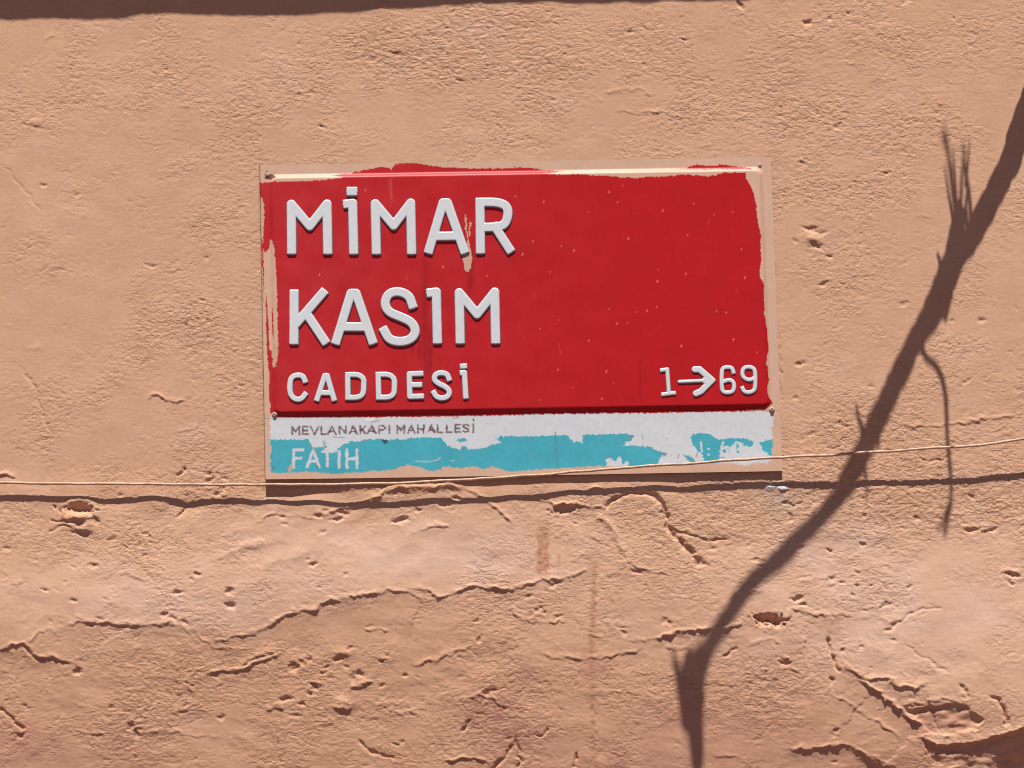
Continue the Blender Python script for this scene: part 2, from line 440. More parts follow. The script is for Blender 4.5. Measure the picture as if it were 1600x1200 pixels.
for pts, dep, w0, w1 in [
    ([(945, 797), (950, 785), (965, 777), (985, 772), (1005, 769), (1020, 773), (1033, 785), (1042, 805), (1043, 822), (1055, 838), (1067, 853), (1080, 865), (1092, 880), (1106, 881)], 6.5, 1.8, 5.5),
    ([(1045, 825), (1065, 833), (1090, 840), (1115, 845), (1138, 841)], 2.5, 1.8, 1.6),
    ([(0, 1108), (15, 1120), (30, 1134), (36, 1140)], 5, 2.2, 2.2),
    ([(40, 1009), (50, 1022), (62, 1033), (82, 1029), (97, 1037), (112, 1038)], 3, 2.4, 1.8),
    ([(560, 1155), (580, 1175), (600, 1180), (616, 1186)], 3.5, 2, 1.6),
    ([(720, 1147), (728, 1136), (737, 1123)], 4, 2, 2),
    ([(768, 1204), (780, 1190), (792, 1178), (802, 1164)], 5, 2.5, 2),
    ([(1130, 1026), (1142, 1018), (1152, 1013)], 3, 2, 1.6),
    ([(806, 1150), (810, 1168), (813, 1190), (806, 1200)], 4.5, 2.4, 2.2),
    ([(836, 1150), (846, 1148), (858, 1138)], 3, 2, 1.6),
    ([(897, 1200), (900, 1185), (902, 1175)], 4, 2.2, 1.6),
    ([(1384, 991), (1398, 978), (1420, 960), (1440, 951), (1472, 952)], 1.8, 1.7, 1.6),
    ([(1410, 1005), (1430, 1022), (1455, 1036), (1480, 1054)], 1.4, 1.7, 1.6),
    ([(1292, 996), (1297, 1020), (1300, 1035), (1309, 1052)], 6, 2.0, 3.0),
    ([(1297, 1058), (1299, 1070), (1301, 1082)], 5, 2.4, 2.4),
    ([(1498, 1074), (1507, 1082), (1511, 1092)], 4, 2.2, 2.0),
    ([(1546, 1089), (1558, 1096), (1565, 1110), (1570, 1126), (1568, 1138)], 6, 2.6, 3.6),
    ([(33, 570), (53, 605), (62, 630), (70, 660), (84, 680)], 1.3, 1.7, 1.7),
    ([(276, 746), (283, 739), (290, 731)], 4, 1.8, 2.2),
    ([(276, 808), (282, 800), (287, 794)], 3.5, 1.8, 1.8),
    ([(1222, 785), (1240, 790), (1258, 785)], 2.2, 1.8, 1.8),
    ([(1430, 712), (1450, 722), (1475, 718), (1490, 708)], 1.8, 1.8, 1.8),
    ([(0, 255), (20, 275), (45, 305), (65, 330)], 0.9, 1.8, 1.8),
    ([(78, 815), (98, 815), (120, 815)], 2.0, 1.7, 1.7),
    ([(75, 834), (95, 823), (118, 824)], 1.6, 1.7, 1.7),
    ([(1217, 540), (1219, 585), (1218, 625)], 1.2, 1.7, 1.7),
    ([(1204, 300), (1207, 360), (1211, 440)], 0.8, 1.7, 1.7),
    ([(440, 1200), (434, 1180), (432, 1155), (430, 1130)], 1.3, 1.8, 1.8),
    ([(925, 1200), (930, 1150), (929, 1120), (926, 1080)], 1.2, 2.2, 2.2),
]:
    crack(pts, dep, w0, w1)

ridge([(928, 803), (950, 815), (965, 840), (977, 872)], 2.4, 5)
ridge([(1293, 990), (1297, 970), (1290, 962)], 1.2, 4)
ridge([(330, 880), (350, 868), (390, 852), (425, 846)], 1.2, 6)
ridge([(602, 764), (625, 759), (650, 762), (680, 760), (705, 757), (730, 763)], 4.2, 5)

for p in [(188, 774, 3, 2.4, 3), (308, 898, 3.5, 4.5, 5), (300, 906, 4, 3, 3), (279, 928, 6, 3.5, 5), (147, 885, 5, 3, 4), (116, 888, 4, 3, 2.5), (225, 834, 4, 3, 3),
          (232, 840, 3, 3, 3), (238, 848, 4, 2.4, 2.5), (175, 843, 4, 4, 3.5), (218, 852, 5, 3, 3), (227, 869, 7, 3, 3.5), (12, 858, 4, 3, 3.5), (72, 923, 5, 2.6, 3.5), (118, 940, 5, 2.6, 3.5),
          (360, 925, 5, 5, 7), (361, 948, 6, 5, 7), (258, 963, 4, 4, 5), (270, 967, 5, 3, 4), (290, 975, 6, 3, 3.5), (147, 977, 7, 3, 5), (200, 978, 5, 3, 4), (157, 968, 4, 2.5, 3),
          (123, 1050, 5, 5, 7), (33, 1150, 6, 4, 6), (40, 1105, 5, 3, 3), (174, 1105, 4, 3, 3), (205, 1134, 4, 5, 5), (213, 1149, 4, 5, 5), (219, 1141, 4, 3, 4), (346, 1121, 4, 4, 4),
          (327, 750, 5, 4, 5), (340, 772, 6, 3.4, 5), (346, 764, 4, 4, 5), (326, 740, 4, 3, 4), (352, 748, 4, 3, 3), (625, 813, 9, 4.5, 8), (693, 789, 7, 3, 4.5), (713, 779, 5, 4, 5), (535, 801, 6, 3, 5), (527, 811, 6, 3, 5),
          (497, 806, 6, 2.6, 4), (508, 799, 3, 3, 3), (652, 798, 4, 3, 4), (490, 882, 4.5, 3.4, 5), (541, 898, 3, 2.4, 3), (500, 918, 3.4, 2.4, 3.5), (440, 808, 5, 3, 3), (503, 832, 4, 3, 3), (446, 820, 4, 2.4, 2.5),
          (745, 970, 5, 3, 4), (748, 1001, 3, 4.4, 5), (460, 1043, 5, 6, 7), (471, 1036, 3.5, 5, 6), (482, 1032, 3, 5, 5), (530, 1030, 7, 4, 6), (512, 1043, 4, 3, 4), (507, 1052, 5, 2.4, 4), (542, 1042, 4, 3, 4), (561, 1055, 6, 4.4, 6),
          (550, 1060, 3, 6, 4), (493, 1075, 4.4, 5, 6), (486, 1083, 5, 3, 5), (445, 1092, 7, 4, 6), (473, 1100, 4, 3, 5), (465, 1120, 6, 3, 3.5), (597, 1034, 3.4, 3, 4), (605, 1025, 3, 2.4, 3), (634, 1055, 3, 3.4, 5), (597, 1072, 4, 3, 4),
          (548, 1014, 5, 2.6, 3.5), (760, 1085, 5, 5, 6), (770, 1078, 4, 4, 4), (737, 1139, 4, 4, 3), (880, 797, 12, 5, 8), (900, 819, 3, 2.4, 3), (830, 962, 3, 3, 4), (840, 955, 3, 3, 4), (845, 950, 3, 3, 4), (851, 957, 3, 3, 4),
          (873, 967, 5, 3.4, 5), (826, 933, 6, 2.4, 3.5), (865, 915, 5, 3, 4), (871, 909, 6, 2.4, 4), (1037, 972, 2.4, 5, 4), (1044, 974, 2.4, 5, 4), (975, 990, 3, 3, 4), (972, 981, 5, 2, 2), (1090, 880, 8, 4, 4), (1113, 858, 5, 3, 3.5),
          (1182, 876, 5, 3.4, 4), (1189, 886, 4, 3, 4), (995, 895, 6, 3, 4), (1235, 811, 2.6, 5, 5), (1245, 937, 7, 3.6, 7), (1254, 945, 3.6, 4, 6), (1383, 947, 6, 3.4, 6), (1348, 850, 4, 3, 5), (1296, 860, 3.6, 3, 5), (1252, 856, 6, 3, 4),
          (1386, 985, 5, 2.6, 4), (1395, 1006 - 28, 3, 3, 4), (1395, 1002, 5, 2, 3), (1520, 828, 8, 3.4, 6), (1580, 898, 8, 3, 6), (1578, 912, 3, 3.4, 4), (1340, 917, 3, 3, 3), (1361, 916, 3, 3, 3), (1420, 918, 4, 3, 4), (1332, 931, 3, 3.4, 4),
          (1300, 904, 4, 4, 5), (1314, 911, 4, 3, 4), (1340, 895, 3, 2.4, 3), (1433, 809, 5, 3, 4), (1517, 776, 5, 3, 4), (1550, 828, 6, 3, 4), (1225, 1036, 7, 4, 6), (1316, 1018, 3, 4, 4), (1343, 1012, 3, 4.4, 4), (1305, 1142, 4, 3.4, 5), (1302, 1150, 3, 3, 3),
          (1262, 36, 5, 4.4, 7), (1295, 28, 4, 3, 5), (1155, 6, 3, 7, 7), (1417, 2, 5, 3, 4), (986, 50, 5, 3, 4), (1069, 63, 4, 3, 3), (620, 84, 7, 5, 4), (661, 84, 6, 4, 4), (583, 92, 5, 5, 4), (718, 125, 7, 2.6, 4), (487, 146, 5, 3, 3), (502, 198, 4, 2.6, 3),
          (67, 289, 4, 2.2, 3), (238, 416, 6, 2.2, 3.5), (314, 469, 5, 2.6, 3), (323, 404, 4, 2.6, 3), (377, 326, 4, 5, 3), (133, 445 - 20, 2, 2, 1), (98, 423, 10, 1.8, 1.4), (1249, 570, 5, 4, 5), (1243, 622, 3, 3, 3), (1315, 664, 8, 4, 4), (1270, 678, 6, 2.6, 3),
          (1296, 400, 3.5, 3, 4), (1243, 376, 4, 3, 3), (1384, 271, 5, 3.4, 4), (1253, 255, 5, 3, 3), (1308, 198, 5, 3, 3), (1287, 444, 6, 2.6, 4), (1532, 500, 5, 4, 4), (1488, 500, 3, 3, 3), (1412, 475, 5, 4, 3.5), (1291, 445, 5, 3, 2), (1361, 603, 4, 2.6, 3), (1510, 596, 5, 2.6, 3),
          (1203, 969, 15, 7, 16), (1192, 973, 8, 5, 9), (1214, 974, 7, 8, 12)]:
    pit(*p)

# plugged anchor, lower left, and two smaller plugs in the coat
sl = window(80, 175, 755, 850)
q = np.hypot((X[sl] + .6 * wx[sl] - 125) / 24, (Y[sl] + .6 * wy[sl] - 803) / 22)
H[sl] += 3.0 * np.exp(-((q - 1.0) / 0.25) ** 2)
pit(122, 795, 17, 6.5, 15, 0)
lump(124, 809, 16, 7, 8)
pit(147, 812, 4, 9, 8, 0)
pit(108, 815, 9, 3, 4, 0)
pit(126, 835, 9, 3, 4, 0)
lump(132, 829, 14, 5, 2.5)
lump(1270, 372, 15, 13, 1.6); pit(1268, 358, 9, 4, 6, 0); pit(1283, 364, 6, 3, 4, 0); lump(1270, 374, 9, 6, 2.6); pit(1278, 386, 8, 3.4, 5, 0); pit(1272, 402, 3, 2.4, 3)
lump(52, 192, 14, 10, 1.8); pit(50, 186, 7, 3, 2.2, 0); pit(54, 198, 12, 3, 2.4, 0)
lump(538, 1098, 16, 9, 3.5); lump(536, 1021, 16, 7, 3); lump(600, 1030, 7, 5, 2)
lump(1203, 761, 10, 4, 2.6); lump(1222, 763, 9, 4, 2.6)
lump(290, 790, 30, 14, -3.0); lump(250, 785, 22, 16, 1.5)
lump(930, 763, 10, 6, 2.2); lump(985, 770, 8, 5, 2)
lump(455, 768, 70, 14, -1.5)

rnd = random.Random(11)
for k in range(70):      # more small scuffs in the lower coat
    cx = rnd.uniform(-60, 1660); cy = rnd.uniform(770, 1230)
    pit(cx, cy, rnd.uniform(2.0, 5), rnd.uniform(1.6, 2.6), rnd.uniform(0.8, 2.8))
for k in range(34):
    cx = rnd.uniform(-60, 1660); cy = rnd.uniform(780, 1220); L = rnd.uniform(12, 48); a = rnd.gauss(-0.1, 0.35)
    lip([(cx, cy), (cx + L * .5 * math.cos(a), cy + L * .5 * math.sin(a) + rnd.uniform(-3, 3)), (cx + L * math.cos(a), cy + L * math.sin(a))], rnd.uniform(0.6, 1.7), rnd.uniform(4, 8))
for k in range(60):
    cx = rnd.uniform(-60, 1660); cy = rnd.uniform(20, 740)
    pit(cx, cy, rnd.uniform(2.2, 4.4), rnd.uniform(1.8, 2.6), rnd.uniform(0.6, 1.8))
for k in range(40):
    cx = rnd.uniform(-60, 1660); cy = rnd.uniform(40, 740); L = rnd.uniform(10, 36); a = rnd.gauss(-0.1, 0.4)
    lip([(cx, cy), (cx + L * math.cos(a), cy + L * math.sin(a))], rnd.uniform(0.4, 0.9), rnd.uniform(4, 7))

# ---- colour of the coat (paint, stains, some painted shading)
col = np.empty((nr, nc, 3), np.float32)
base_c = np.array([0.597, 0.350, 0.221], np.float32)
pink_c = np.array([0.615, 0.400, 0.295], np.float32)
red_c = np.array([0.470, 0.230, 0.160], np.float32)
ochre_c = np.array([0.568, 0.330, 0.202], np.float32)
t = np.clip(0.3 + 0.6 * gnoise(X / 210, Y / 160, 70) + 0.4 * gnoise(X / 70, Y / 60, 71), 0, 1)
tp = np.clip(0.5 * gnoise(X / 120, Y / 90, 81) + 0.35 * gnoise(X / 36, Y / 30, 82), 0, 1)
col[:] = base_c
def mix(c, f):
    f = np.clip(f, 0, 1)[..., None]
    col[:] = col * (1 - f) + c * f
mix(ochre_c, 0.8 * t)
mix(pink_c, 0.6 * tp)
brown_zone = [(-150, 1020), (40, 1006), (95, 984), (180, 978), (300, 984), (340, 1012), (400, 990), (440, 968), (500, 945), (605, 926), (680, 936), (730, 922), (800, 923), (870, 909), (940, 882), (975, 876), (1045, 898), (1130, 925), (1190, 938),
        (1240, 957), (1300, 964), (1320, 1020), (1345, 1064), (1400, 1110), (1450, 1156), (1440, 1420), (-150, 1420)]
f = inside(X + 1.6 * wx + 3 * gnoise(X / 9, Y / 9, 83), Y + 1.6 * wy, brown_zone)      # browner paint below the flaked edge, some of its shading put into the colour
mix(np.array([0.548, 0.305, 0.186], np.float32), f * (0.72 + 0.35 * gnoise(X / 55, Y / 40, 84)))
band = 0
for (cx, cy, rx, ry, a) in [(600, 865, 260, 60, 1.0), (150, 930, 200, 50, .6), (330, 950, 140, 40, .6), (1420, 960, 260, 110, 1.0), (800, 880, 120, 60, .4), (1300, 860, 100, 40, .7), (1000, 960, 160, 60, .3)]:
    band = band + a * blob(cx, cy, rx, ry)
mix(pink_c, band * (0.8 + 0.5 * gnoise(X / 60, Y / 45, 72)))
st = 0
for (cx, cy, rx, ry, a) in [(800, 1140, 55, 40, .8), (760, 1110, 40, 25, .6), (825, 1055, 22, 14, .7), (25, 1150, 60, 35, .6), (70, 1180, 60, 30, .5), (930, 1050, 30, 18, .6), (1150, 1140, 170, 55, .5), (960, 1200, 160, 30, .4), (560, 1215, 200, 25, .3), (1470, 1125, 50, 26, .6),
                            (1500, 1190, 130, 30, .5), (340, 1010, 30, 12, .5), (135, 975, 30, 10, .4), (1040, 1110, 50, 25, .3), (205, 1170, 40, 30, .4), (980, 1180, 70, 30, .3), (400, 700, 12, 60, .25)]:
    st = st + a * blob(cx, cy, rx, ry)
mix(red_c, 1.25 * st * (0.75 + 0.6 * gnoise(X / 28, Y / 22, 73)))
rust = np.array([0.40, 0.165, 0.085], np.float32)
sx_ = X + 2.5 * wx * 0.6
f = (sstep(838, 842, sx_) - sstep(855, 860, sx_)) * (sstep(808, 835, Y) - sstep(890, 905, Y + 4 * gnoise(X / 4, Y / 30, 74)))
mix(rust, f * (0.62 + 0.5 * gnoise(X / 6, Y / 12, 75)))
f = np.exp(-((X - 927 - 3 * np.sin(Y / 60) - 0.6 * wx) / 4.2) ** 2) * sstep(872, 890, Y) * (1 - 0.4 * sstep(1000, 1040, Y)) * (1 - sstep(1230, 1290, Y))
mix(rust, 0.62 * f * (0.95 + 0.4 * gnoise(X / 9, Y / 25, 76)))
f = np.exp(-((X - 873) / 3.0) ** 2) * (sstep(860, 870, Y) - sstep(885, 892, Y))
mix(rust, 0.4 * f)
f = blob(1218, 782, 30, 18) * sstep(-0.35, 0.3, gnoise(X / 7, Y / 6, 77))
mix(np.array([0.34, 0.34, 0.28], np.float32), 0.75 * f)
f = np.maximum(blob(1203, 761, 10, 4), blob(1222, 763, 10, 3.8))
mix(np.array([0.72, 0.72, 0.72], np.float32), sstep(0.35, 0.6, f + 0.12 * gnoise(X / 4, Y / 4, 78)))
f = (X < 420) * blob(409, 300, 3.5, 40)
mix(np.array([0.42, 0.08, 0.07], np.float32), 0.6 * f)
col *= (1 + 0.045 * gnoise(X / 34, Y / 26, 79) + 0.03 * gnoise(X / 9, Y / 7, 80))[..., None]

co = np.stack([(X - 800) / 1000, -H / 1000, ZC + (600 - Y) / 1000], -1).reshape(-1, 3)
quads = grid_quads(nr, nc)
colf = np.concatenate([col.reshape(-1, 3), np.clip(1.15 * (np.where(fade > 0.02, rough, 0.6) - 0.38), 0.03, 1.2).reshape(-1, 1)], 1)
# give the wall its thickness: a border running back 0.3 m
top = np.arange(nc); bot = (nr - 1) * nc + np.arange(nc); lef = np.arange(nr) * nc; rig = lef + nc - 1
loop = np.concatenate([top, rig[1:], bot[::-1][1:], lef[::-1][1:-1]])
back = co[loop].copy(); back[:, 1] = 0.3
n0 = len(co); nl = len(loop); j = np.arange(nl)
side = np.stack([loop, loop[(j + 1) % nl], n0 + (j + 1) % nl, n0 + j], -1)
co = np.concatenate([co, back]); colf = np.concatenate([colf, colf[loop]]); quads = np.concatenate([quads, side])
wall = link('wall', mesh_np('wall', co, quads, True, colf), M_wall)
tag(wall, 'rough peach painted plaster wall, cracked and flaking below the street sign', 'wall')
H_at = lambda px, py: float(H[min(np.searchsorted(ys, py), nr - 1), min(np.searchsorted(xs, px), nc - 1)])

# ------------------------------------------------------------------ eave over the wall (outside the view, its shadow is seen)
TAN = SUNV.z / -SUNV.y
def eave_mesh():
    ex = np.arange(-2600, 4200, 6.0)
    sh = np.interp(ex, [-2600, -200, 0, 90, 190, 210, 260, 400, 560, 700, 800, 1000, 1100, 1160, 1200, 1600, 4200],
                   [40, 34, 32, 28, 31, 24, 23, 25, 19, 9, 5, 4, 3, 2, -8, -14, -40])
    sh = sh + 2.2 * gnoise(ex / 40, ex * 0 + 3.3, 90) + 1.2 * gnoise(ex / 12, ex * 0 + 8.3, 91)
    yb = -230.0                                  # underside
    D = (sh - yb) / TAN                          # reach out of the wall so that the shadow ends at sh
    n = len(ex); co = []
    for (dd, yy) in [(-20, yb + 3), (None, yb), (None, yb - 55), (-20, yb - 75)]:
        for i in range(n):
            co.append(W(ex[i], yy, D[i] - (1.5 if yy != yb else 0) if dd is None else dd))
    q = grid_quads(4, n)
    return mesh_np('eave', np.array(co), q, False)
eave = link('eave', eave_mesh(), M_eave, wall)

# ------------------------------------------------------------------ street sign
TL, TR, BR, BL = (405.5, 260), (1204, 247), (1222, 737), (414.5, 751)
def bil(u, v):
    x = (1 - u) * (1 - v) * TL[0] + u * (1 - v) * TR[0] + u * v * BR[0] + (1 - u) * v * BL[0]
    y = (1 - u) * (1 - v) * TL[1] + u * (1 - v) * TR[1] + u * v * BR[1] + (1 - u) * v * BL[1]
    return x, y
def ibil(x, y):
    u = (x - 410) / 805.0; v = (y - 255) / 490.0
    for _ in range(6):
        X0, Y0 = bil(u, v)
        u = u + (x - X0) / 805.0; v = v + (y - Y0) / 490.0
    return u, v
SW, SH = 803.0, 490.0
PLATE_D = 7.2                 # face of the plate in front of the wall
PANEL_H = 4.2
def plate_d(u, v):
    return PLATE_D - 1.6 * u + 4.2 * v * np.exp(-(u / 0.13) ** 2) + 0.4 * np.sin(u * 7 + 1) * v
# raised field
pu0, pv0 = ibil(419, 274); pu1, pv1 = ibil(1206.5, 640.5)
pc = ((pu0 + pu1) / 2 * SW, (pv0 + pv1) / 2 * SH); ph = ((pu1 - pu0) / 2 * SW, (pv1 - pv0) / 2 * SH)
def panel_sdf(u, v, r=14):
    qx = np.abs(u * SW - pc[0]) - ph[0] + r; qy = np.abs(v * SH - pc[1]) - ph[1] + r
    return np.hypot(np.maximum(qx, 0), np.maximum(qy, 0)) + np.minimum(np.maximum(qx, qy), 0) - r
def panel_h(u, v):
    return PANEL_H * sstep(0, 9, -panel_sdf(u, v))
def sign_d(px, py):
    u, v = ibil(px, py)
    return plate_d(u, v) + panel_h(u, v)

sign_loc = W(813, 751, 0)
sign = bpy.data.objects.new('street_sign', None); C.objects.link(sign)
sign.empty_display_size = 0.1
sign.location = sign_loc
tag(sign, 'red metal street name sign with white raised letters and a peeling turquoise strip', 'street sign')
SL = np.array(sign_loc)

C_beige = np.array([0.60, 0.385, 0.275]); C_red = np.array([0.445, 0.0100, 0.0130]); C_white = np.array([0.585, 0.610, 0.628])
C_turq = np.array([0.062, 0.375, 0.455]); C_mauve = np.array([0.135, 0.060, 0.070]); C_edge = np.array([0.07, 0.035, 0.03])

def Z1(pts): return [(390 + x / 3.636, 230 + y / 3.636) for x, y in pts]
def Z2(pts): return [(800 + x / 3.636, 230 + y / 3.636) for x, y in pts]
def Z3(pts): return [(390 + x / 3.636, 540 + y / 3.636) for x, y in pts]
def Z4(pts): return [(800 + x / 3.636, 540 + y / 3.636) for x, y in pts]
def Z5(pts): return [(1000 + x / 7.2727, 560 + y / 7.2727) for x, y in pts]
def Z6(pts): return [(440 + x / 5.0, 560 + y / 5.0) for x, y in pts]

red_poly = (Z1([(40, 210), (90, 207), (150, 206), (230, 207), (300, 205), (380, 200), (440, 194), (500, 190), (530, 178), (470, 172), (520, 160), (570, 160), (600, 148), (640, 140), (690, 132), (740, 115), (790, 122), (806, 132), (820, 118), (832, 100), (880, 97), (960, 98), (1040, 112), (1100, 120), (1300, 128), (1480, 126), (1570, 118)])
            + Z2([(0, 120), (130, 125), (165, 135), (230, 139), (300, 141), (180, 158), (260, 166), (400, 163), (450, 171), (560, 173), (620, 181), (720, 185), (790, 177), (860, 178), (940, 168), (985, 163), (1040, 172), (1110, 175), (1160, 168), (1190, 155), (1325, 150), (1330, 195), (1345, 215), (1370, 270), (1385, 340), (1392, 420), (1410, 520), (1411, 640), (1406, 740), (1425, 780), (1432, 850), (1430, 950), (1447, 1050), (1455, 1130), (1445, 1200)])
            + Z4([(1450, 40), (1441, 100), (1452, 150), (1456, 200), (1446, 260), (1455, 300), (1470, 315), (1478, 330), (1440, 365), (1300, 372)])
            + [(1190, 643.5), (820, 651), (470, 654.5), (432, 655)] + Z3([(120, 385), (113, 250), (116, 150), (150, 130), (158, 60), (160, 0)])
            + Z1([(166, 1190), (163, 1000), (160, 860), (152, 700), (146, 600), (128, 530), (118, 545), (112, 590), (92, 608), (80, 590), (78, 510), (86, 420), (84, 330), (70, 290), (62, 330), (48, 330)]))
extra_red = [Z2([(930, 131), (990, 124), (1045, 104), (1120, 112), (1190, 103), (1240, 112), (1320, 118), (1370, 132)]),
             Z1([(66, 500), (78, 560), (84, 700), (82, 900), (75, 700)]), Z1([(95, 830), (104, 900), (112, 1050), (118, 1190), (102, 1190), (98, 1000)]),
             Z1([(130, 900), (136, 960), (140, 1100), (131, 1060)]), Z3([(103, 20), (128, 40), (135, 130), (150, 160), (118, 200), (108, 120)])]
beige_bits = [Z1([(66, 290), (82, 320), (84, 420), (78, 500), (70, 420)]), Z3([(135, 0), (160, 0), (163, 60), (155, 130), (148, 60)]),
              Z1([(1210, 600), (1232, 570), (1240, 520), (1250, 560), (1265, 630), (1258, 700), (1240, 717), (1222, 708), (1212, 650)]),
              Z1([(1224, 395), (1232, 395), (1234, 470), (1246, 520), (1238, 530), (1226, 470)]), Z1([(1252, 435), (1260, 440), (1250, 520), (1246, 500)])]
strip_top = Z3([(118, 415), (300, 418), (700, 412), (1100, 408), (1600, 398)]) + Z4([(0, 396), (700, 388), (1440, 378), (1478, 390), (1482, 430), (1470, 470), (1478, 520), (1476, 640)])
strip_poly = strip_top + Z4([(1476, 650), (1440, 672), (1380, 668), (1330, 685), (1240, 672), (1000, 678), (830, 692), (640, 692), (540, 690), (450, 690), (260, 700), (0, 720)]) + \
             Z3([(1600, 722), (1470, 720), (1420, 700), (1380, 690), (1350, 702), (1320, 710), (1300, 690), (1190, 700), (1110, 688), (1085, 710), (1020, 716), (980, 700), (950, 690), (900, 680), (860, 692), (830, 706), (760, 714), (640, 725), (480, 735), (400, 727), (330, 724), (200, 732), (122, 730), (120, 560)])
turq_poly = Z3([(122, 540), (200, 543), (340, 540), (352, 575), (380, 592), (415, 584), (440, 600), (470, 612), (500, 605), (505, 590), (525, 570), (580, 550), (640, 545), (690, 536), (760, 532), (800, 545), (830, 530), (870, 540), (900, 531), (1000, 527), (1080, 524), (1110, 555), (1130, 575), (1190, 597), (1220, 570), (1250, 596), (1300, 590), (1350, 580), (1370, 570), (1432, 556), (1396, 534), (1430, 519), (1600, 518)]) + \
            Z4([(0, 520), (150, 517), (310, 512), (345, 552), (380, 548), (400, 562), (405, 511), (560, 507), (650, 504), (692, 512), (680, 540), (640, 560), (625, 575), (690, 570), (740, 575), (790, 580), (830, 605), (885, 618), (842, 640), (830, 660), (828, 695), (700, 696), (668, 692), (655, 655), (630, 680), (610, 630), (585, 660), (550, 640), (532, 652), (545, 692), (450, 692), (260, 702), (0, 722)]) + \
            Z3([(1600, 724), (1300, 740), (1000, 740), (480, 740), (122, 740)])
turq_bits = [Z4([(1008, 528), (1025, 510), (1060, 498), (1120, 508), (1172, 538), (1230, 532), (1290, 534), (1372, 548), (1364, 578), (1300, 560), (1200, 578), (1178, 610), (1176, 672), (1092, 672), (1082, 630), (1040, 585)]),
             Z4([(1402, 556), (1440, 542), (1478, 534), (1478, 640), (1425, 600)]), Z4([(1010, 668), (980, 630), (1000, 625), (1030, 650), (1060, 668)]), Z5([(885, 930), (1050, 915), (1200, 920), (1285, 970), (1270, 1012), (1180, 1000), (1150, 962), (1100, 950), (1050, 978), (1012, 1030), (990, 992), (960, 985), (940, 1012), (910, 1060), (885, 1110)]), Z5([(1085, 995), (1112, 995), (1122, 1080), (1098, 1085)]), Z5([(935, 1060), (950, 1080), (1000, 1075), (1010, 1045), (985, 1020), (950, 1035)]),
             Z3([(1165, 540), (1225, 530), (1240, 545), (1200, 555)]), Z3([(385, 590), (430, 575), (425, 545), (440, 585)])]
white_bits = [Z3([(655, 425), (680, 412), (715, 420), (690, 436)])]

# flat lettering, drawn as strokes
def glyph(ch, x0, x1, y0, y1):
    """y0 top, y1 bottom"""
    w = x1 - x0; h = y1 - y0
    P = lambda *a: [(x0 + p * w, y0 + q * h) for p, q in a]
    G = {'M': [P((0, 1), (0, 0), (.5, .65), (1, 0), (1, 1))], 'E': [P((1, 0), (0, 0), (0, 1), (1, 1)), P((0, .5), (.85, .5))], 'V': [P((0, 0), (.5, 1), (1, 0))],
         'L': [P((0, 0), (0, 1), (1, 1))], 'A': [P((0, 1), (.5, 0), (1, 1)), P((.2, .67), (.8, .67))], 'N': [P((0, 1), (0, 0), (1, 1), (1, 0))],
         'K': [P((0, 0), (0, 1)), P((1, 0), (0, .6)), P((.3, .4), (1, 1))], 'P': [P((0, 1), (0, 0), (.7, 0), (1, .25), (.7, .52), (0, .52))], 'I': [P((.5, 0), (.5, 1))],
         'H': [P((0, 0), (0, 1)), P((1, 0), (1, 1)), P((0, .5), (1, .5))], 'S': [P((1, .15), (.6, 0), (.1, .1), (.05, .35), (.9, .62), (.95, .88), (.5, 1), (0, .85))],
         'F': [P((1, 0), (0, 0), (0, 1)), P((0, .48), (.8, .48))], 'T': [P((0, 0), (1, 0)), P((.5, 0), (.5, 1))]}
    return G[ch]
small = []
for ch, a, b in [('M', 86, 142), ('E', 168, 210), ('V', 228, 292), ('L', 313, 350), ('A', 364, 426), ('N', 456, 505), ('A', 533, 592), ('K', 617, 658), ('A', 672, 738), ('P', 764, 812), ('I', 838, 848),
                 ('M', 907, 960), ('A', 988, 1042), ('H', 1066, 1112), ('A', 1144, 1198), ('L', 1220, 1260), ('L', 1290, 1328), ('E', 1358, 1398), ('S', 1418, 1462), ('I', 1492, 1504)]:
    m = (a + b) / 2; y0 = 545 - (m - 100) * 0.0165; y1 = 603 - (m - 100) * 0.0165
    for s in glyph(ch, a, b, y0, y1): small.append(Z6(s))
small.append(Z6([(1497, 482), (1499, 492)]))
fat = []
for ch, a, b, y0, y1 in [('F', 98, 172, 724, 862), ('A', 204, 296, 722, 854), ('T', 325, 398, 735, 850), ('I', 444, 462, 735, 858), ('H', 512, 590, 724, 858)]:
    for s in glyph(ch, a, b, y0, y1): fat.append(Z6(s))
digits = [Z5([(690, 965), (700, 1070)]), Z5([(772, 1035), (778, 1036)]), Z5([(772, 1100), (778, 1101)]), Z5([(945, 960), (920, 1020), (930, 1085), (975, 1090), (1000, 1055), (960, 1030)]),
          Z5([(1150, 1040), (1080, 1045), (1060, 1000), (1090, 960), (1140, 970), (1150, 1040), (1140, 1090)])]
grey_ticks = [Z5([(20, 870), (32, 930)]), Z5([(290, 915), (305, 922)]), Z5([(230, 1100), (300, 1098)]), Z5([(430, 1140), (440, 1095)]), Z5([(490, 1100), (545, 1160), (600, 1165)]), Z5([(635, 1125), (655, 1060)]), Z5([(915, 1130), (960, 1130)]),
              Z3([(640, 543), (690, 538)]), Z3([(380, 585), (432, 588), (420, 545)]), Z3([(480, 525), (540, 528)]), Z3([(690, 440), (735, 432)]), Z3([(345, 575), (400, 630)]), Z3([(1205, 575), (1225, 600)]), Z4([(650, 540), (690, 520)]), Z3([(1160, 418), (1190, 415)])]
scratches = [Z3([(945, 660), (1010, 664), (1065, 655), (1085, 640)]), Z3([(1145, 660), (1160, 658)])]
